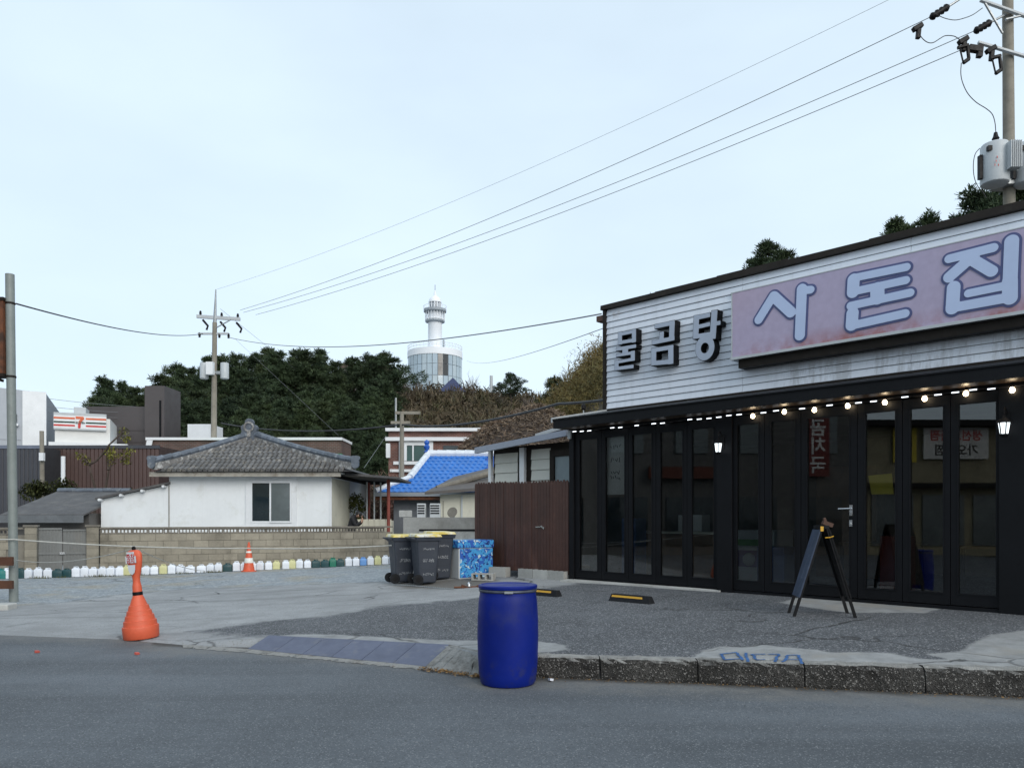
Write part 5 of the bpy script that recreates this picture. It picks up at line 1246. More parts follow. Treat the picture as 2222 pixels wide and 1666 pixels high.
# brown brick building behind the house roof
q, w, h = bld('brown_brick_building', 'low brown brick building with a white parapet line behind the tiled roof', 322, 741, 955, 41., m_brownbrick, 2.4)
MB().box(-.1,w+.05,-.12,2.5,h-.0,h+.14).build('parapet_cap', m_white, q)
MB().hexa([(-.28,-.1,h-1.0),(0.02,-.1,h-1.0),(.02,-.05,h-1.0),(-.28,-.05,h-1.0)], [(.0,-.1,h+.1),(.3,-.1,h+.1),(.3,-.05,h+.1),(.0,-.05,h+.1)]).build('parapet_slope', m_white, q)
m_greenroof = M('green_roof_paint', (.035,.17,.07), .6, .15, 2)
MB().hexa([(-.2,-2.2,h-1.35),(w+.05,-2.2,h-1.35),(w+.05,-.01,h-.9),(-.2,-.01,h-.9)], [(-.2,-2.2,h-1.2),(w+.05,-2.2,h-1.2),(w+.05,-.01,h-.7),(-.2,-.01,h-.7)]).build('green_roof', m_greenroof, q)

# ================================================================ buildings further back, right
d = 46.
q, w, h = bld('red_brick_house', 'two-storey red brick house with white bands behind the blue roof', 843, 1080, 935, d, m_redbrick, 8)
for a, b in ((929,936),(949,957)): MB().box(-.15,w,-.25,-.002,Z(b,d),Z(a,d)).build('white_band', m_white, q)
MB().box(.3,w,-.10,-.002,Z(1008,d),Z(1001,d)).build('white_band', m_white, q); MB().box(.1,w,-.12,-.002,Z(1024,d),Z(1018,d)).build('white_band', m_white, q)
wn = MB(); wA, wB = X(875,d)-X(843,d), X(940,d)-X(843,d); zA, zB = Z(1000,d), Z(956,d)
wn = MB().box(wA,wB,-.08,-.002,zB-.28,zB).box(wA,wA+.22,-.08,-.002,zA,zB-.28).box(wB-.22,wB,-.08,-.002,zA,zB-.28).box(wA+.55,wA+.63,-.08,-.002,zA,zB-.28).build('window', m_white, q)
MB().box(wA+.22,wB-.22,-.03,-.004,zA,zB-.29).build('pane', M('green_tinted_pane', (.008,.055,.05), .08, .3, 1.5, spec=.8), wn)
wn = MB().box(wB+.6,wB+1.5,-.06,-.002,zA+.2,zB-.3).build('window', m_darkglass, q); MB().box(wB+.55,wB+1.55,-.10,-.061,zA+.1,zA+.22).build('sill', m_white, wn)
wn = MB().box(wB+2.0,wB+3.2,-.08,-.002,zA,zB-.1).build('window', m_white, q); MB().box(wB+2.2,wB+3.1,-.09,-.081,zA+.05,zB-.5).build('pane', m_greyglass, wn)
MB().tube([(.7,-.12,-.2),(.7,-.12,h-.5)], .07, 8).build('downpipe', m_greybox, q); MB().box(-.12,.12,-.2,.05,h-1.6,h-.75).build('meter_box', m_white, q)
# blue tiled roof house
dE, dR = 31.0, 34.5
q = thing('blue_roof_house', 'low house with bright blue tiled roof and white ridges', 'house', (X(930,dR),dE,0)); ox = X(930,dR)
zE, zR = Z(1068,dE), Z(988,dR)
m_bluetile = M('bright_blue_tile', (.020,.15,.49), .5, .08, 3, rnd=.08, coat=.1)
MB().box(X(850,dE)-ox,X(1085,dE)-ox,.5,6,-.1,zE+.05).build('wall', M('grey_blue_wall', (.20,.22,.25), .8, .1, 1), q)
P = [Vector((X(815,dE)-ox,0,zE)), Vector((X(1090,dE)-ox,0,zE)), Vector((X(1090,dR)-ox,dR-dE,zR)), Vector((X(930,dR)-ox,dR-dE,zR)), Vector((X(890,32.2)-ox,32.2-dE,zE+(zR-zE)*(1.2/3.5)))]
rf = MB(); rf.v = [tuple(p) for p in P]; rf.f = [(0,1,2,3,4)]; BR = rf.build('roof', M('blue_under', (.008,.07,.34), .5), q)
vv2 = (Vector((0,dR-dE,zR-zE))).normalized(); Lr = math.hypot(dR-dE,zR-zE); uu2 = Vector((1,0,0)); nn2 = uu2.cross(vv2); nrw = 11; st = Lr/nrw; tw2 = .235
tm = MB(); na = 6
for (yy, lift) in ((0,.024),(st*1.1,.004)):
    for k in range(na+1):
        u = k/na; tm.v.append(((u-.5)*tw2, yy, lift+.014*math.sin(u*2*math.pi)))
for k in range(na): tm.f.append((k,k+1,na+1+k+1,na+1+k))
tm.v += [(-tw2/2,0,-.02),(tw2/2,0,-.02)]; tm.f.append(tuple(range(na,-1,-1))+(len(tm.v)-2,len(tm.v)-1))
tme2 = tm.mesh('roof_tile'); rot2 = Matrix((uu2,vv2,nn2)).transposed().to_4x4()
def leftb(u):
    y = u*(dR-dE)
    return P[0].x+(P[4].x-P[0].x)*y/P[4].y if y < P[4].y else P[4].x+(P[3].x-P[4].x)*(y-P[4].y)/(P[3].y-P[4].y)
for r in range(nrw):
    u = r/nrw; xa = leftb(u+.5/nrw)+.06; xb = X(1062,dE+u*3.5)-ox; n = int((xb-xa)/tw2)
    for i in range(n):
        o = link('roof_tile', tme2, m_bluetile, BR); o.matrix_local = Matrix.Translation(Vector((xa+(i+.5)*tw2,u*(dR-dE),zE+u*(zR-zE)+.01))) @ rot2
m_whitetile = M('white_ridge', (.66,.70,.74), .5, .1, 4)
def wr_(a, b, r=.13): ridgeline(a, b, m_whitetile, BR, r, .4, .08)
wr_(P[4],P[3],.15); wr_(P[3],P[2],.17); wr_(P[0],P[4],.11)
MB().lathe([(.10,0),(.13,.06),(.07,.14),(.12,.22),(.14,.30),(.08,.38),(.12,.46),(.10,.54),(.02,.60)], 12, (P[3].x-.08,P[3].y,P[3].z+.1)).build('finial', M('blue_ceramic', (.02,.10,.42), .3), BR, smooth=True)
MB().box(P[0].x,P[1].x,-.12,-.02,zE-.16,zE-.0).build('gutter', M('grey_gutter', (.25,.28,.31), .5, .1, 2), q); MB().box(P[0].x,P[1].x,-.05,.3,zE-.30,zE-.161).build('eaves', m_rust, q)
# cream house with grey roof, behind the low wall
d = 27.5
q, w, h = bld('cream_house', 'small cream house end with grey roof beside the brown fence', 955, 1060, 1052+20, d, m_cream, 5)
za, zc2 = Z(1070,d), Z(1030,d)
MB().hexa([(X(925,d)-X(955,d),-.5,Z(1074,d)),(w+.6,-.5,Z(1062,d)),(w+.6,4,Z(1012,d+4)),(X(925,d)-X(955,d)+.7,4,Z(1040,d+4))], [(X(925,d)-X(955,d),-.5,Z(1068,d)),(w+.6,-.5,Z(1055,d)),(w+.6,4,Z(1006,d+4)),(X(925,d)-X(955,d)+.7,4,Z(1034,d+4))]).build('roof', M('grey_brown_roof', (.11,.10,.095), .8, .2, 3, (.09,.075,.06), (.5,.7), 3), q)
a_ = Vector((X(948,d)-X(955,d),.2,Z(1062,d))); b_ = Vector((w+.6,1.2,Z(1018,d+1))); ridgeline(a_, b_, m_coping, q, .12, .4, .04)
MB().box(.1,.12,-.02,-.002,.5,2.2).build('wall_crack', m_coping, q)
MB().box(.75,.80,-.06,-.002,1.0,2.4).build('drain_pipe', m_greybox, q)
# air conditioner, crates on the low wall, low wall itself
q = thing('low_concrete_wall', 'low grey concrete wall behind the bins and cooler', 'wall', (X(875,22.5),22.5,0), R(0)); w = X(1045,22.5)-X(875,22.5)
MB().box(0,w,0,.2,-.1,Z(1122,22.5)).build('wall', m_concrete, q); MB().box(.5,w,-.35,-.005,-.1,Z(1152,22.2)).build('step', m_conclight, q); MB().box(.5,w,-.37,-.0,Z(1152,22.2)+.002,Z(1148,22.2)).build('step_edge', m_blacksoft, q)
q = thing('stone_block', 'pale stone block lying on the end of the low concrete wall', 'stone', (X(879,22.6),22.6,Z(1121.5,22.5)+.002), R(4)); MB().box(-.17,.20,-.1,.1,0,.19).build('block', m_conclight, q, bevel=.012)
for k, (px, lab) in enumerate(((913,'white air conditioner unit behind the low wall, left one'),(934,'white air conditioner unit with dark slots behind the low wall'))):
    d = 24.5; q = thing('air_conditioner', lab, 'air conditioner', (X(px,d),d,.0)); zq = Z(1118,d)
    MB().box(-.02 if k else -.12,.30 if k else .14,0,.3,zq-.6,Z(1092,d)).build('casing', m_fridge, q, bevel=.01)
    for j in range(4): MB().box(.0 if k else -.10,.28 if k else .12,-.012,-.002,zq+.05+j*.08,zq+.09+j*.08).build('slot', m_black, q)
    MB().box(-.02 if k else -.12,.30 if k else .14,.02,.28,-.12,zq-.601).build('stand', m_concrete, q)
q = thing('satellite_dish', 'small grey dish on a mast before the cream house wall', 'dish', (X(985,24),24,0)); MB().tube([(0,0,-.1),(0,0,1.85)], .025, 6).build('mast', m_steel, q); MB().lathe([(.004,0),(.10,.015),(.17,.05)], 14).build('bowl', m_coping, q, (-.03,-.05,1.75), (R(70),0,R(-20)))

# ================================================================ thatch-like mound of dead vines on a roof
q = thing('vine_covered_roof', 'rounded roof smothered in dead brown vines left of the restaurant', 'roof', (X(1132,38.5),38.5,0))
mb = MB(); nu, nv_ = 28, 12
def mound(a, b):        # a: angle, b: 0 rim .. 1 top
    rx, ry = 3.3*(1-b**1.7)+.05, 3.0*(1-b**1.7)+.05; return Vector((math.cos(a)*rx+b*.8, math.sin(a)*ry, 4.3+2.75*(1-(1-b)**1.25)))
for j in range(nv_+1):
    for i in range(nu): mb.v.append(tuple(mound(2*math.pi*i/nu, j/nv_)+Vector((random.gauss(0,.04),random.gauss(0,.04),random.gauss(0,.04)))))
for j in range(nv_):
    for i in range(nu): mb.f.append((j*nu+i, j*nu+(i+1)%nu, (j+1)*nu+(i+1)%nu, (j+1)*nu+i))
mb.f.append(tuple(range(nv_*nu,(nv_+1)*nu)))
mb.build('roof_mass', M('dead_vine_mass', (.065,.05,.042), .95, .4, 6), q)
MB().box(-2.6,2.6,-2.2,2.2,-.1,4.4).build('wall', m_brownbrick, q)
m_vine = LEAF('dead_vines', (.05,.036,.028), (.22,.185,.15), (.12,.075,.05))
vb2 = MB()
for _ in range(9000):
    a = random.uniform(math.pi*.9,2.2*math.pi); b = random.random()**.8*.98; p = mound(a,b); tdir = Vector((random.gauss(0,1),random.gauss(0,1),random.gauss(0,.6))).normalized(); L = random.uniform(.08,.34); w = random.uniform(.01,.035); sd_ = tdir.cross(Vector((random.gauss(0,1),random.gauss(0,1),random.gauss(0,1)))).normalized()*w
    p += (p-Vector((.3,0,4.0))).normalized()*random.uniform(-.02,.2); e_ = p+tdir*L+Vector((0,0,-.03))
    vb2.add([tuple(p-sd_),tuple(p+sd_),tuple(e_+sd_*.4),tuple(e_-sd_*.4)], [(0,1,2,3)])
stuff(vb2.build('vines', m_vine, q))

# ================================================================ poles and wires
def pole(label, px, d, py_top, r0, r1, lean=0., name='utility_pole'):
    x = X(px,d); zb_ = float(T(x,d)); q = thing(name, label, 'pole', (x,d,max(zb_,0)-.05)); zt = Z(py_top,d)-max(zb_,0)+.05
    MB().tube([(0,0,-.2),(lean,0,zt)], [r0,r1], 14).build('shaft', m_concpole, q, smooth=True); return q, zt
d = 42.
UP, zt = pole('concrete utility pole with transformers rising behind the tiled house', 462, d, 700, .19, .12, .10)
zz = lambda py: Z(py,d)-max(float(T(X(462,d),d)),0)+.05
MB().tube([(.10,0,zt),(.16,0,zz(628))], [.10,.03], 10).build('top_spike', m_steel, UP)
def ub(px): return X(px,d)-X(462,d)
MB().hexa([(ub(427),-.06,zz(690)),(ub(521),-.06,zz(696)),(ub(521),.06,zz(696)),(ub(427),.06,zz(690))], [(ub(427),-.06,zz(683)),(ub(521),-.06,zz(689)),(ub(521),.06,zz(689)),(ub(427),.06,zz(683))]).build('crossarm', m_greybox, UP)
MB().box(ub(430),ub(496),-.05,.05,zz(726),zz(722)).build('crossarm', m_greybox, UP)
MB().tube([(.1,-.06,zz(714)),(ub(502),-.06,zz(694))], .035, 6).build('brace', m_steel, UP)
ins = MB().lathe([(.03,0),(.07,.03),(.05,.08),(.08,.12),(.05,.18),(.07,.22),(.02,.28)], 8).mesh('insulator')
for px, py in ((435,686),(481,690),(516,692),(433,733),(476,734),(496,735)): link('insulator', ins, m_insul, UP, (ub(px),0,zz(py)+.02))
for px, py in ((440,694),(478,698),(513,700)): MB().tube([(ub(px),0,zz(py)),(ub(px)+.28,0,zz(py)-.33),(ub(px)+.2,0,zz(py)-.55)], .06, 6).build('cutout', m_insul, UP)
for k, (a, b) in enumerate(((434,452),(478,497))): MB().lathe([(.20,0),(.22,.02),(.22,.82),(.20,.86)], 16, (ub((a+b)/2),0,zz(822))).build('transformer', m_greybox, UP, smooth=True)
MB().box(ub(453),ub(468),-.42,-.14,zz(815),zz(788)).build('switch_box', m_white, UP)
MB().box(ub(450),ub(480),-.14,.14,zz(812),zz(806)).build('bracket', m_steel, UP)
d = 32.
SP, zt = pole('slim grey pole before the red brick house', 872, d, 893, .12, .085, 0)
for py, a, b in ((893,-14,40),(914,-24,18)): MB().box(a*d/F,b*d/F,-.04,.04,Z(py+3,d)-.0,Z(py-3,d)).build('crossarm', m_concpole, SP)
o = MB().tube([(0,0,0),(0,0,Z(862,46)-Z(930,46))], .06, 8).build('roof_mast', m_steel, None, (X(858,46),46.2,Z(930,46))); tag(o, 'thin steel mast on the red brick house roof', 'mast')
# near pole behind the restaurant
d = 20.
NP = thing('utility_pole', 'tall concrete utility pole with transformers behind the restaurant at right', 'pole', (X(2196,d),d,max(float(T(X(2196,d),d)),0)))
nb = max(float(T(X(2196,d),d)),0)
def nx0(px): return X(px,d)-X(2196,d)
def nx(px): return X(px,d-.25)-X(2196,d)      # hardware hangs 0.25 m in front of the shaft
def nz_(py): return Z(py,d-.25)-nb
MB().tube([(.0,0,-.2),(nx0(2186),0,nz_(-120))], [.165,.125], 16).build('shaft', m_concpole, NP, smooth=True)
def arm(x0p, y0p, x1p, y1p, dy, r=.05): return MB().tube([(nx(x0p),dy,nz_(y0p)),(nx(x1p),dy,nz_(y1p))], r, 6)
arm(2130,-2,2260,45,-.2).build('crossarm', m_greybox, NP); arm(2125,90,2260,130,-.2).build('crossarm', m_greybox, NP); arm(2140,5,2178,70,-.2,.03).build('brace', m_steel, NP)
arm(2185,40,2260,22,-.2,.03).build('brace', m_steel, NP)
for (a,b,c_,e) in ((2022,36,2060,12),(2118,66,2152,46)):
    tb = MB(); n = 9; pts = [(nx(a+(c_-a)*i/(n-1)),-.2,nz_(b+(e-b)*i/(n-1))) for i in range(n)]; tb.tube(pts, [.10 if i%2 else .06 for i in range(n)], 8).build('dead_end_insulator', m_insul, NP, smooth='all')
MB().tube([(nx(2060),-.2,nz_(12)),(nx(2112),-.2,nz_(-22))], .03, 6).build('strain_rod', m_steel, NP); MB().tube([(nx(2152),-.2,nz_(46)),(nx(2190),-.1,nz_(24))], .03, 6).build('strain_rod', m_steel, NP)
for (px, py) in ((1991,60),(2090,88),(2150,108)): MB().obox((nx(px),-.25,nz_(py)),.28,.12,.12,(0,R(-30),0)).obox((nx(px)+.02,-.25,nz_(py)-.16),.11,.1,.26,(0,.1,0)).build('clamp', m_insul, NP, bevel=.02)
for (px, py) in ((2088,112),(2158,135)):
    fr = MB(); fr.tube([(nx(px)-.09,-.3,nz_(py)+.06),(nx(px)+.0,-.3,nz_(py)-.32)], .022, 5).tube([(nx(px)+.10,-.3,nz_(py)+.10),(nx(px)+.14,-.3,nz_(py)-.22)], .045, 6).tube([(nx(px)-.0,-.3,nz_(py)-.32),(nx(px)+.14,-.3,nz_(py)-.22)], .05, 6).tube([(nx(px)-.14,-.3,nz_(py)+.06),(nx(px)+.12,-.3,nz_(py)+.13)], .05, 6); fr.build('fuse_cutout', m_insul, NP)
MB().obox((nx(2116),-.25,nz_(107)),.34,.14,.14,(0,.15,0)).obox((nx(2126),-.25,nz_(112)),.12,.12,.3,(0,.1,0)).build('arrester', m_insul, NP)
for k, px in enumerate((2156,2228)):
    cxx = nx(px); z0_ = nz_(404); r_ = .33
    tr = MB().lathe([(.28,0),(.32,.03),(r_,.08),(r_,.98),(.30,1.03),(.1,1.07)], 20, (cxx,-.30,z0_)).build('transformer', m_greybox, NP, smooth=True)
    MB().lathe([(.05,1.04),(.09,1.08),(.06,1.14),(.09,1.18),(.06,1.24),(.04,1.34)], 10, (cxx+.02,-.3,z0_)).build('bushing', m_insul, tr)
    fn = MB()
    for j in range(6): fn.box(cxx+.10+j*.05,cxx+.12+j*.05,-.80,-.58,z0_+.25,z0_+.92)
    fn.box(cxx+.08,cxx+.40,-.585,-.575,z0_+.25,z0_+.92).build('cooling_fins', m_greybox, tr)
    MB().box(cxx-.41,cxx-.34,-.36,-.24,z0_+.15,z0_+.75).obox((cxx-.24,-.5,z0_+.84),.14,.1,.12).build('terminal_box', m_insul, tr)
    for j in range(5): MB().box(cxx-.20+j*.03,cxx-.185+j*.03,-.618,-.612,z0_+.35+.1*(j%3),z0_+.40+.1*(j%3)).build('red_marking', m_sr, tr)
MB().box(nx(2168),nx(2206),-.3,.2,nz_(400),nz_(390)).build('hanger', m_steel, NP)
m_jump = m_wirethin
def P3(px, py, d): return Vector((X(px,d),d,Z(py,d)))
def smooth_path(pts, n=5):
    pts = [Vector(p) for p in pts]
    if len(pts) > 14: return pts
    q = [pts[0]*2-pts[1]]+pts+[pts[-1]*2-pts[-2]]; out = []
    for i in range(1, len(q)-2):
        a, b, c, d = q[i-1:i+3]
        for k in range(n):
            t = k/n; out.append(.5*((2*b)+(c-a)*t+(2*a-5*b+4*c-d)*t*t+(3*b-a-3*c+d)*t**3))
    return out+[pts[-1]]
def wire(name, pts, r, mat, label):
    pts = smooth_path(pts)
    o = MB().tube([tuple(p) for p in pts], r, 5).build(name, mat); return tag(o, label, 'wire')
def run(a, b, sg, n=40): return [a.lerp(b,i/n)-Vector((0,0,sg*4*(i/n)*(1-i/n))) for i in range(n+1)]
dn, df = 19.8, 42.
wire('power_line', run(P3(2022,36,dn),P3(521,673,df),.55), .010, m_wirethin, 'uppermost of the three thick overhead lines between the two utility poles')
wire('power_line', run(P3(2118,66,dn),P3(528,678,df),.55), .010, m_wirethin, 'middle of the three thick overhead lines between the two utility poles')
wire('power_line', run(P3(2104,101,dn),P3(555,683,df),.5), .010, m_wirethin, 'lowest of the three thick overhead lines between the two utility poles')
wire('earth_wire', run(P3(2050,-60,dn),P3(470,628,df),.6), .005, m_wirethin, 'thin top wire running from the far pole tip out of the picture')
wire('jumper_wire', [P3(*p,dn-.1) for p in ((1994,70),(2000,82),(2012,92),(2025,93),(2040,84),(2052,78),(2070,79),(2082,86))], .011, m_wire, 'curled jumper wire between the line clamps at upper right')
wire('jumper_wire', [P3(*p,dn-.1) for p in ((2086,137),(2085,160),(2089,180),(2100,203),(2118,222),(2140,236),(2153,248),(2159,266),(2161,288))], .011, m_wire, 'hanging jumper wire dropping to the transformer bushing')
wire('jumper_wire', [P3(*p,dn-.1) for p in ((2030,31),(2050,40),(2072,44),(2092,40),(2112,32),(2132,18))], .010, m_wire, 'short jumper wire below the upper crossarm at right')
wire('drop_wire', [P3(*p,dn-.2) for p in ((2126,322),(2116,335),(2112,358),(2114,385),(2122,405),(2132,416),(2140,430))], .010, m_wire, 'looped cable hanging left of the transformer')
wire('telecom_cable', run(P3(35,659,14.6),P3(440,724,42),.3), .016, m_wire, 'dark cable from the left post to the far utility pole')
wire('telecom_cable', run(P3(496,732,42),P3(1305,681,17),.62), .016, m_wirethin, 'long sagging cable passing in front of the lighthouse')
wire('telecom_cable', run(P3(1013,783,90),P3(1310,712,18),.5), .010, m_wirethin, 'thin cable right of the lighthouse running to the restaurant roof')
wire('thick_cable', run(P3(480,918,42),P3(872,921,32),.35)+run(P3(872,921,32),P3(1212,876,19),.25)[1:]+run(P3(1212,876,19),P3(1325,866,17),.02)[1:], .035, m_wire, 'thick black cable from the far pole over the blue roof to the restaurant')
wire('guy_wire', run(P3(510,735,42),P3(735,945,40),.0), .006, m_wirethin, 'guy wire slanting down right from the far utility pole')
wire('guy_wire', run(P3(478,670,42),P3(640,800,60),.0), .008, m_wirethin, 'thin wire fanning right from the far pole top toward the pines')
wire('guy_wire', run(P3(838,945,46),P3(790,1015,36),.0), .010, m_wirethin, 'wire slanting from the brick house corner to the porch')
for k, (a, b) in enumerate(((852,880),(872,893),(884,905),(905,921))):
    wire('street_wire', run(P3(-30,a-8,58),P3(340,b+4,66),.25), .016, m_wirethin, f'{ordi(k+1)} wire from the top crossing the sky over the store')
q = thing('insulator_post', 'small knob insulator post on the annex roof', 'insulator', (*FW(-.55,.9,0)[:2],3.4)); MB().tube([(0,0,-.1),(0,0,.35)], .012, 6).build('rod', m_steel, q); MB().lathe([(.02,.33),(.045,.36),(.045,.43),(.02,.46)], 10).build('knob', m_insul, q)

# ================================================================ lighthouse
d = 200.; lx = X(944,d); zb_ = 34.0
LH = thing('lighthouse', 'white lighthouse tower on a round glass observatory on the hill', 'lighthouse', (lx,d,zb_))
def lz_(py): return Z(py,d)-zb_
m_lwhite = M('lighthouse_white', (.80,.83,.87), .5, .03, .3); m_lgrey = M('lighthouse_grey', (.30,.34,.38), .5)
rD = 58.5/F*d; rT = 15/F*d
z0d, z1d, z2d, z3d = -4., lz_(779), lz_(765), lz_(754)
m_tint = [M('blue_grey_glass_%d'%k, c_, .08, .15, .2, spec=.8) for k, c_ in enumerate(((.36,.45,.52),(.38,.47,.53),(.41,.49,.54),(.012,.014,.016)))]
nP = 32; dr = MB().lathe([(rD*.97,z0d),(rD*.97,z1d)], nP).build('drum_core', m_lgrey, LH)
for j in range(nP):
    a0, a1 = 2*math.pi*j/nP+.012, 2*math.pi*(j+1)/nP-.012; am = math.degrees((a0+a1)/2)
    for (za, zc_) in ((z0d,z1d-5.4),(z1d-5.3,z1d-2.5),(z1d-2.4,z1d-.02)):
        k = 3 if (am > 285 and am < 305 and za > z1d-6) else (j*5+int(za))%3
        p = [(rD*math.cos(a),rD*math.sin(a)) for a in (a0,a1)]; p2 = [(rD*.98*math.cos(a),rD*.98*math.sin(a)) for a in (a1,a0)]
        if math.sin((a0+a1)/2) < .25: MB().prism(p+p2, za, zc_).build('pane', m_tint[k], dr)
MB().lathe([(rD*.98,z1d),(rD*1.015,z1d+.02),(rD*1.015,z2d),(rD*.5,z2d+.05)], 40).build('drum_parapet', m_lwhite, LH, smooth=True)
rl = MB()
for zz_ in (z2d+.65,z3d): rl.tube([(rD*math.cos(a),rD*math.sin(a),zz_) for a in np.linspace(0,2*math.pi,41)], .06, 5, False)
for a in np.linspace(0,2*math.pi,41)[:-1]: rl.tube([(rD*math.cos(a),rD*math.sin(a),z2d),(rD*math.cos(a),rD*math.sin(a),z3d)], .05, 4)
rl.build('drum_railing', m_lwhite, LH)
MB().lathe([(rT*1.02,z2d-.2),(rT,lz_(700)),(rT*1.04,lz_(699))], 28).build('tower', m_lwhite, LH, smooth=True)
r2 = 21/F*d; r3 = 24.5/F*d
MB().lathe([(rT*1.05,lz_(701)),(r2,lz_(699)),(r2,lz_(695.5)),(rT,lz_(695))], 28).build('gallery', m_lgrey, LH); MB().lathe([(r2*1.0,lz_(696)+.12),(r2*1.0,lz_(694)+.12)], 28).build('gallery_edge', m_lwhite, LH)
rl = MB()
for a in np.linspace(0,2*math.pi,21)[:-1]: rl.tube([(r2*math.cos(a),r2*math.sin(a),lz_(697)),(r2*math.cos(a),r2*math.sin(a),lz_(678))], .07, 4)
rl.tube([(r2*math.cos(a),r2*math.sin(a),lz_(688)) for a in np.linspace(0,2*math.pi,31)], .05, 4, False); rl.build('gallery_railing', m_lwhite, LH)
MB().lathe([(rT,lz_(695)),(rT*1.0,lz_(678))], 24).build('watch_room', m_lwhite, LH, smooth=True)
MB().lathe([(rT,lz_(678)),(r3,lz_(677)),(r3,lz_(672)),(rT,lz_(671.5))], 28).build('gallery', m_lgrey, LH)
rl = MB()
for a in np.linspace(0,2*math.pi,17)[:-1]: rl.tube([(r3*math.cos(a),r3*math.sin(a),lz_(673)),(r3*math.cos(a),r3*math.sin(a),lz_(665))], .05, 4)
rl.tube([(r3*math.cos(a),r3*math.sin(a),lz_(665)) for a in np.linspace(0,2*math.pi,31)], .05, 4, False); rl.build('gallery_railing', m_lwhite, LH)
rL = 12.5/F*d
LN = MB().lathe([(rL,lz_(672)),(rL,lz_(656))], 12).build('lantern_room', M('lantern_glass', (.22,.25,.28), .15), LH)
for j in range(12):
    a = 2*math.pi*j/12; MB().tube([(rL*1.01*math.cos(a),rL*1.01*math.sin(a),lz_(672)),(rL*1.01*math.cos(a),rL*1.01*math.sin(a),lz_(656))], .12, 5).build('mullion', m_lwhite, LN)
MB().lathe([(rL*1.12,lz_(657)),(rL*1.12,lz_(655)),(rL*.95,lz_(649)),(rL*.55,lz_(644)),(.35,lz_(641)),(.25,lz_(632)),(.02,lz_(630))], 20).build('dome', m_lwhite, LH, smooth=True)
MB().tube([(0,0,lz_(632)),(0,0,lz_(618))], .09, 5).build('spire', m_lgrey, LH)
MB().box(.35*rD,.42*rD,-rD*.8,-rD*.75,z2d,z3d+.7).build('telescope', m_lgrey, LH)
q = thing('hut_roof', 'small dark blue roof peeping over the brush below the lighthouse', 'roof', (X(983,170),170,29)); MB().lathe([(4.2,0),(.2,3.4)], 4).build('roof', M('dark_blue_roof', (.03,.04,.10), .6), q, rot=R(45)); MB().box(-2.6,2.6,-2.6,2.6,-4,0).build('wall', m_cream, q)
o = MB().tube([(0,0,-2),(0,0,Z(815,150)-28)], .3, 8).build('grey_stack', m_greybox, None, (X(1066,150),150,28)); tag(o, 'slim grey stack on the hill right of the lighthouse', 'stack')
q, w, h = bld('hilltop_building', 'far brown roofed building peeping between the pines', 742, 780, 800, 175., M('far_wall', (.30,.28,.27), .7), 6); MB().box(-.5,w+.5,-.5,6.5,h,h+1.2).build('roof', M('far_brown_roof', (.10,.07,.06), .8), q)
for k in range(3): MB().box(.6+k*1.2,1.2+k*1.2,-.1,-.002,h-2.6,h-1.2).build('window', m_darkglass, q)

# ================================================================ shops across the street, mirrored in the glass
m_shopw = M('olive_shop_wall', (.24,.215,.14), .8, .2, .8); m_shopd = M('dark_shop_wall', (.10,.10,.098), .8, .2, .8)
q = thing('fish_shop', 'single-storey shop with white menu sign, seen only mirrored in the glass front', 'shop', (-18,-3.8,0)); 
MB().box(-7,0,-5,4.2,-.05,5.75).build('wall', m_shopw, q); MB().box(-.1,.5,-5,4.2,5.55,5.8).build('eaves', m_black, q)
MB().box(.01,.5,-5,4.2,2.9,3.1).build('awning', m_black, q)
for k in range(4): MB().box(.002,.05,-4.6+k*2.2,-2.8+k*2.2,.4,2.6).build('window', m_greyglass, q)
sg = MB().box(.06,.14,-1.2,1.6,4.15,5.5).build('menu_sign', m_paper, q)
link('lettering', text_mesh('생선모듬찜', .50, offset=.012), m_redink, sg, (.145,.2,5.13), (R(90),0,R(90))); link('lettering', text_mesh('가오리찜', .52, offset=.012), m_ink, sg, (.145,.2,4.5), (R(90),0,R(90)))
MB().box(.06,.12,1.9,2.9,4.0,5.5).build('yellow_sign', m_yellow, q)
q = thing('tall_shop', 'taller dark shop building, seen only mirrored in the glass front', 'shop', (-18,8.5,0))
MB().box(-7,0,-7.9,7,-.05,7.8).build('wall', m_shopd, q)
for k in range(5): MB().box(.002,.06,-7.2+k*2.8,-5.2+k*2.8,.4,2.5).build('window', m_darkglass, q); MB().box(.002,.06,-7.0+k*2.8,-5.6+k*2.8,4.4,6.0).build('window', m_greyglass, q)
vs3 = MB().box(.08,.2,-6.6,-5.6,3.4,5.9).build('vertical_sign', M('faded_red_sign', (.13,.012,.01), .6), q)
for k, tx_ in enumerate('곰치국'): link('lettering', text_mesh(tx_, .78, offset=.018), m_paper, vs3, (.205,-6.1,5.45-.8*k), (R(90),0,R(90)))
MB().box(.08,.3,-2.6,1.2,3.3,3.8).build('rust_sign', M('faded_rust_sign', (.10,.022,.01), .6), q)
# ================================================================ vegetation
m_pine = LEAF('pine_needles', (.012,.024,.014), (.048,.075,.038), (.030,.048,.020))
m_bark = M('pine_bark', (.06,.045,.035), .9, .3, 4)
def needles(mb, c, rx, rz, n, L=.30, w=.034):
    c = Vector(c)
    for _ in range(n):
        v = Vector((random.gauss(0,1),random.gauss(0,1),random.gauss(0,1))).normalized(); r = random.random()**.45
        p = c+Vector((v.x*rx*r, v.y*rx*r, v.z*rz*r)); t_ = (v+Vector((random.gauss(0,.4),random.gauss(0,.4),.55+random.gauss(0,.35)))).normalized()
        s_ = t_.cross(Vector((random.gauss(0,1),random.gauss(0,1),random.gauss(0,1)))).normalized()*w*random.uniform(.5,1.6); l_ = L*random.uniform(.5,1.4)
        e = p+t_*l_; mb.add([tuple(p-s_),tuple(p+s_),tuple(e+s_*.5),tuple(e-s_*.5)], [(0,1,2,3)])
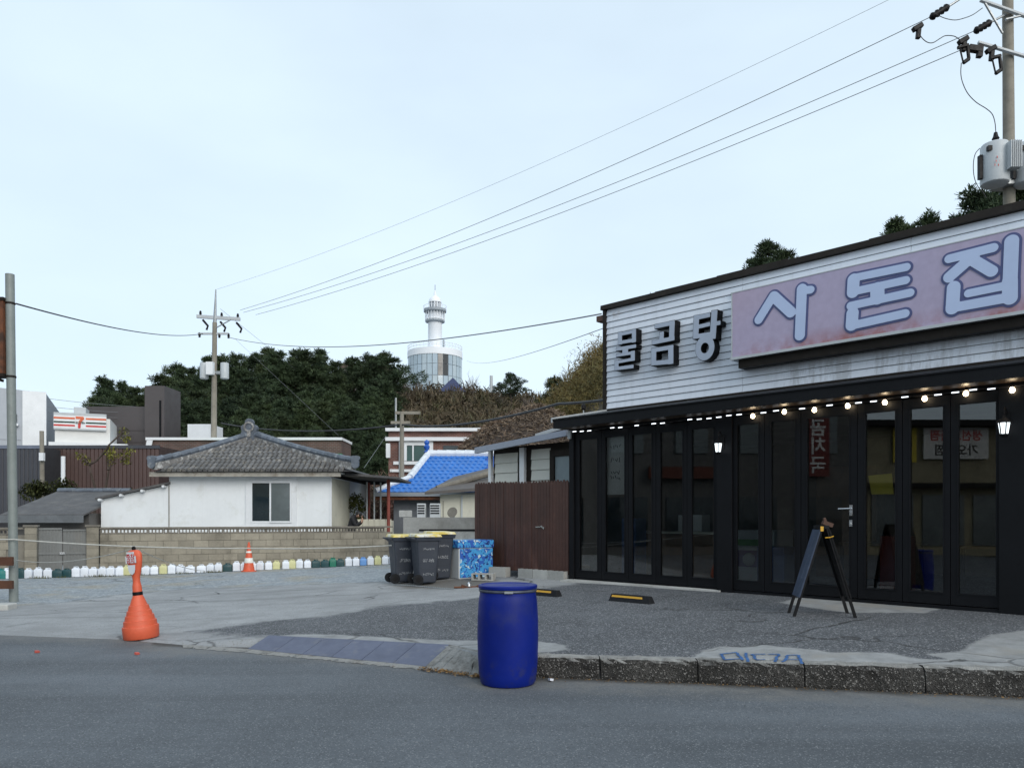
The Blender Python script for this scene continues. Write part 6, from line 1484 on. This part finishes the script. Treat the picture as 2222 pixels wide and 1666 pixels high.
def pine_meshes(seed, h=10., open_=False):
    """whorled limbs with upturned needle tufts; a leader with a few loose top tufts"""
    random.seed(seed); tr = MB(); cr = MB(); sl_ = random.uniform(.75,1.2); full = random.uniform(.85,1.15)
    lean = random.uniform(-.7,.7); pts = [(lean*(i/7)**2+random.gauss(0,.07), random.gauss(0,.07), h*.97*i/7) for i in range(8)]
    tr.tube([(pts[0][0],pts[0][1],-1.2)]+pts, [.26]+[.24-.21*i/7 for i in range(8)], 8)
    lv = 10 if not open_ else 5
    for k in range(lv):
        u = (.20+.74*k/(lv-1)) if not open_ else (.60+.36*k/(lv-1)); z = h*u
        i = min(6,int(u*7)); fr = u*7-i; ax = [pts[i][j]*(1-fr)+pts[i+1][j]*fr for j in range(2)]
        nb = random.randint(4,6) if k < lv-2 else 3; a0 = random.uniform(0,6.3)
        R_ = h*.27*full*((1-u)**sl_+.13) if not open_ else h*.34*(1.05-(k/(lv-1))**1.6*.75)
        for b in range(nb):
            a = a0+2*math.pi*b/nb+random.gauss(0,.3); rr = R_*random.uniform(.55,1.25); rise = random.uniform(.0,.35) if not open_ else random.uniform(-.02,.15)
            tip = Vector((ax[0]+math.cos(a)*rr, ax[1]+math.sin(a)*rr, z+rr*rise)); mid = Vector((ax[0],ax[1],z)).lerp(tip,.55)+Vector((0,0,-.12*rr*.5))
            tr.tube([(ax[0],ax[1],z-.2), tuple(mid), tuple(tip)], [.06,.04,.018], 5, False)
            for f_ in ((1.0,.74,.5,.28) if rr > 1.0 else (1.0,.55)):
                for _ in range(2 if f_ > .4 else 1):
                    sd_ = Vector((-math.sin(a),math.cos(a),0))*random.gauss(0,.30*rr*f_*.8)
                    c = Vector((ax[0],ax[1],z)).lerp(tip, f_)+sd_+Vector((0,0,random.gauss(.12,.12))); rs = random.uniform(.28,.55)
                    needles(cr, c, rs, rs*random.uniform(.55,.85), int(70*rs/.4))
    for k in range(4): needles(cr, (pts[7][0]+random.gauss(0,.16),pts[7][1]+random.gauss(0,.16),h*(.90+.035*k)), .20-.03*k, .30, 34)
    return tr.mesh('trunk'), cr.mesh('crown')
PV = [pine_meshes(s, 10.) for s in (3,8,14,21,33,41,52)]; PO_ = [pine_meshes(s, 10., True) for s in (5,17)]
random.seed(77)
trees = []
def outline(px):        # how high the wood reaches, by picture column
    return float(np.interp(px, [185,205,240,262,300,330,350,375,400,440,470,510,535,560,600,640,660,700,725,745,770,800,830,855,866], [880,858,822,815,838,842,822,785,768,762,765,768,782,752,748,762,756,758,775,800,775,768,766,778,800]))
def plant(px, d, h, kind=None, k2=None):
    trees.append((px,d,h,kind))
back = [206,240,264,298,330,356,384,412,444,478,512,552,580,606,640,664,700,730,768,800,826,848]
for i, px in enumerate(back):
    d = 118+((i*37)%26)-8 if px < 360 else 128+((i*37)%24)
    x = X(px,d); zt = Z(outline(px)+random.uniform(-2,8),d); g = float(T(x,d)); h = max(7.5,min(14,zt-g)); plant(px,d,h,'b')
for px in np.arange(215,850,24):
    p_ = px+random.uniform(-9,9); d = random.uniform(100,116); plant(p_,d,max(6.5,min(random.uniform(9,11.5), Z(outline(p_)+random.uniform(22,48),d)-float(T(X(p_,d),d)))))
for px in np.arange(330,846,27):
    d = random.uniform(84,98); plant(px+random.uniform(-10,10),d,random.uniform(8.5,11))
for px in np.arange(390,840,27):
    d = random.uniform(70,80); plant(px+random.uniform(-10,10),d,random.uniform(6.5,9))
trees.sort(key=lambda q: q[0])
for i, (px,d,h,kind) in enumerate(trees):
    x = X(px,d); g = float(T(x,d)); v = random.choice(PV) if px < 780 or kind is None else random.choice(PV+PO_)
    q = thing('pine_tree', f'dark green pine, {ordi(i+1) if i < 58 else ordi(len(trees)-i)} from the {"left" if i < 58 else "right"} in the wood on the hill', 'pine tree', (x,d,g), random.uniform(0,6.3), 'pines on the hill behind the houses')
    s_ = h/10; q.scale = (s_*random.uniform(.95,1.35),)*2+(s_,)
    link('trunk', v[0], m_bark, q); link('crown', v[1], m_pine, q)
# pines behind the restaurant roof and single ones on the ridge
for px, d, py, lab in ((1672,58,528,'pine top showing above the sign end of the restaurant roof'),(1637,60,562,'low pine top just left of the tallest one above the sign'),(1705,61,548,'pine shoulder just right of the tallest one above the sign'),(1935,56,484,'pine crown above the middle of the restaurant roof'),(1968,58,490,'second pine crown above the middle of the restaurant roof'),(2030,56,466,'pine crown between the middle ones and the transformer pole'),(2128,54,408,'dark pine left of the transformers at right'),(2165,55,388,'dark pine behind the transformers at right'),(2215,54,400,'dark pine at the right picture edge behind the pole'),
                       (1110,150,812,'lone umbrella-shaped pine on the ridge right of the lighthouse'),(1207,110,820,'small pointed conifer on the ridge near the restaurant')):
    x = X(px,d); g = float(T(x,d)); zt = Z(py,d); h = max(4.5,zt-g); v = (PO_[0] if 'umbrella' in lab else random.choice(PV))
    q = thing('pine_tree', lab, 'pine tree', (x,d,g if zt-g > 4.5 else zt-4.5), random.uniform(0,6.3)); s_ = h/10; q.scale = (min(s_,1.1) if d > 80 else s_*1.15,)*2+(s_,)
    link('trunk', v[0], m_bark, q); link('crown', v[1], m_pine, q)
# brush on the hillside
m_brush = LEAF('bare_brush', (.042,.036,.027), (.080,.068,.048), (.036,.044,.020)); m_brushg = LEAF('olive_brush', (.035,.04,.016), (.115,.105,.045), (.10,.065,.03))
def brush(name, label, mat, n, region, hr, dens, fs, cat):
    mb = MB(); placed = 0; tries = 0
    while placed < n and tries < n*20:
        tries += 1; px, d = region(); x = X(px,d); g = float(T(x,d)); h = random.uniform(*hr); r = h*random.uniform(.4,.65); placed += 1
        for _ in range(dens):
            v = Vector((random.gauss(0,1),random.gauss(0,1),random.gauss(0,1))).normalized()*random.random()**.4
            p = Vector((x,d,g+h*.5))+Vector((v.x*r,v.y*r,v.z*h*.5)); t_ = Vector((random.gauss(0,.6),random.gauss(0,.6),random.gauss(.5,.6))).normalized(); L = fs*random.uniform(.5,1.5)*d/100
            s_ = t_.cross(Vector((random.gauss(0,1),random.gauss(0,1),random.gauss(0,1)))).normalized()*L*random.uniform(.05,.16); e = p+t_*L
            mb.add([tuple(p-s_),tuple(p+s_),tuple(e+s_*.3),tuple(e-s_*.3)], [(0,1,2,3)])
    o = stuff(mb.build(name, mat)); return tag(o, label, cat)
brush('hillside_brush', 'bare brown brush covering the hillside below the lighthouse', m_brush, 620, lambda: (random.uniform(835,1330), random.uniform(62,178)), (2.0,4.2), 130, .75, 'brush')
brush('ridge_scrub', 'leafless scrub on the ridge in front of the lighthouse', m_brush, 120, lambda: (random.uniform(850,1330), random.uniform(160,182)), (3.0,5.5), 90, .6, 'scrub')
brush('olive_bushes', 'olive and rust coloured bushes rising behind the annex', m_brushg, 230, lambda: (random.uniform(1190,1318), random.uniform(48,74)), (2.2,3.9), 260, .38, 'bushes')
brush('slope_bushes', 'olive bushes on the slope behind the restaurant', m_brushg, 330, lambda: (random.uniform(1318,2150), random.uniform(42,88)), (2.0,3.4), 130, .5, 'bushes')
brush('woodland_undergrowth', 'dark undergrowth filling the foot of the pine wood', M('dark_undergrowth', (.016,.022,.012), .9, .4, .6), 260, lambda: (random.uniform(250,860), random.uniform(62,105)), (2.5,4.5), 90, .6, 'undergrowth')
# bare saplings by the lighthouse
m_twig = M('bare_twigs', (.14,.12,.11), .9, .3, 3)
def sapling(px, d, h, lab):
    x = X(px,d); g = float(T(x,d)); q = thing('bare_tree', lab, 'tree', (x,d,g)); mb = MB(); tw_ = MB(); mb.tube([(0,0,-.5),(.1,0,h*.5)], [.10,.06], 6)
    for _ in range(26):
        z = h*random.uniform(.25,.6); a = random.uniform(0,6.3); L = h*random.uniform(.2,.5); tip = (math.cos(a)*L*.5, math.sin(a)*L*.5, z+L*.9); tw_.tube([(.05,0,z),tip],[.05,.015],4,False)
        for _ in range(5): b = random.uniform(.3,1); s0_ = Vector((.05,0,z)).lerp(Vector(tip),b); tw_.tube([tuple(s0_),tuple(s0_+Vector((random.gauss(0,.5),random.gauss(0,.5),random.uniform(.3,1.1))))],[.022,.01],3,False)
    mb.build('trunk', m_twig, q); tw_.build('crown', m_twig, q)
for px, d, h, lab in ((880,168,8.5,'bare grey tree just left of the lighthouse base'),(905,172,6.5,'small bare tree in front of the lighthouse base'),(1025,168,7.5,'bare tree on the ridge just right of the lighthouse'),(1145,150,5.5,'bare sapling on the ridge right of the lone pine'),(862,165,7.,'bare tree between the pine wood and the lighthouse')): sapling(px,d,h,lab)
# garden bush and small tree before the brown cladding
m_bush = LEAF('garden_bush_leaves', (.030,.042,.012), (.085,.095,.03)); m_yleaf = LEAF('yellow_green_leaves', (.10,.11,.025), (.22,.22,.05))
def leafball(mb, c, r, n, s0):
    for _ in range(n):
        v = Vector((random.gauss(0,1),random.gauss(0,1),random.gauss(0,1))).normalized()*random.random()**.4; p = Vector(c)+Vector((v.x*r[0],v.y*r[1],v.z*r[2])); t_ = Vector((random.gauss(0,1),random.gauss(0,1),random.gauss(0,1))).normalized(); b = t_.cross(Vector((0,.3,1))).normalized(); s_ = s0*random.uniform(.6,1.4)
        mb.add([tuple(p-t_*s_),tuple(p+b*s_*.5),tuple(p+t_*s_),tuple(p-b*s_*.5)], [(0,1,2,3)])
d = 31.5; q = thing('garden_bush', 'rounded dark green bush behind the shed roof', 'bush', (X(112,d),d,0)); mb = MB()
for _ in range(9): leafball(mb, (random.uniform(-.7,.75),random.uniform(-.4,.4),random.uniform(1.3,2.9)), (.5,.4,.38), 420, .06)
mb.build('foliage', m_bush, q); MB().tube([(0,0,-.1),(.1,0,1.6)], [.09,.05], 6).build('stem', m_bark, q)
d = 31; q = thing('garden_tree', 'crooked small tree with sparse yellow-green leaves before brown cladding', 'tree', (X(225,d),d,0)); tb = MB(); mb = MB()
def zz2(py): return Z(py,d)
def xx2(px): return X(px,d)-X(225,d)
for pth in ([(205,1060),(198,1025),(192,1005)],[(192,1008),(208,1000),(222,985),(232,980)],[(228,1060),(238,1020),(250,1000)],[(222,985),(240,965),(262,940),(268,925)],[(192,1005),(182,990)],[(238,1020),(232,1000),(235,985)]):
    tb.tube([(xx2(a),random.uniform(-.1,.1),zz2(b)) for a,b in pth], [.055]+[.035]*(len(pth)-2)+[.015], 6)
tb.tube([(xx2(205),0,-.1),(xx2(205),0,zz2(1058))], .07, 6).tube([(xx2(228),0,-.1),(xx2(228),0,zz2(1058))], .06, 6)
for a, b in ((180,990),(186,1000),(240,975),(262,935),(272,950),(250,990),(285,980),(268,985),(245,1000),(270,1000),(235,985)): leafball(mb, (xx2(a),random.uniform(-.2,.2),zz2(b)), (.22,.2,.2), 55, .055)
tb.build('trunk', m_bark, q); mb.build('crown', m_yleaf, q)
d = 32; q = thing('garden_bush', 'small dark shrub right of the crooked tree', 'bush', (X(267,d),d,0)); mb = MB()
for _ in range(4): leafball(mb, (random.uniform(-.3,.3),0,random.uniform(1.5,2.6)), (.3,.3,.3), 260, .06)
mb.build('foliage', m_bush, q); MB().tube([(0,0,-.1),(0,0,1.8)], .04, 6).build('stem', m_bark, q)
# reddish vine heap behind the porch
d = 37; q = thing('vine_heap', 'heap of bare reddish vines between the white house and brick house', 'vines', (X(835,d),d,0)); mb = MB()
for _ in range(3200):
    v = Vector((random.gauss(0,1),random.gauss(0,1),random.gauss(0,1))).normalized()*random.random()**.4; p = Vector((v.x*1.6,v.y*1.2,2.1+v.z*1.7)); t_ = Vector((random.gauss(0,1),random.gauss(0,1),random.gauss(0,.8))).normalized(); L = random.uniform(.1,.35); s_ = t_.cross(Vector((random.gauss(0,1),random.gauss(0,1),1))).normalized()*.012; mb.add([tuple(p-s_),tuple(p+s_),tuple(p+t_*L+s_),tuple(p+t_*L-s_)], [(0,1,2,3)])
mb.build('vines', LEAF('reddish_vines', (.05,.03,.025), (.17,.11,.09)), q)
for px, d, lab in ((770,28.9,'dark green shrub beside the cream side wall behind the person'),):
    q = thing('garden_bush', lab, 'bush', (X(px,d),d,0)); mb = MB()
    for _ in range(5): leafball(mb, (random.uniform(-.15,.25),0,random.uniform(1.2,2.5)), (.28,.25,.3), 200, .06)
    mb.build('foliage', m_bush, q); MB().tube([(0,0,-.1),(0,0,1.6)], .04, 6).build('stem', m_bark, q)
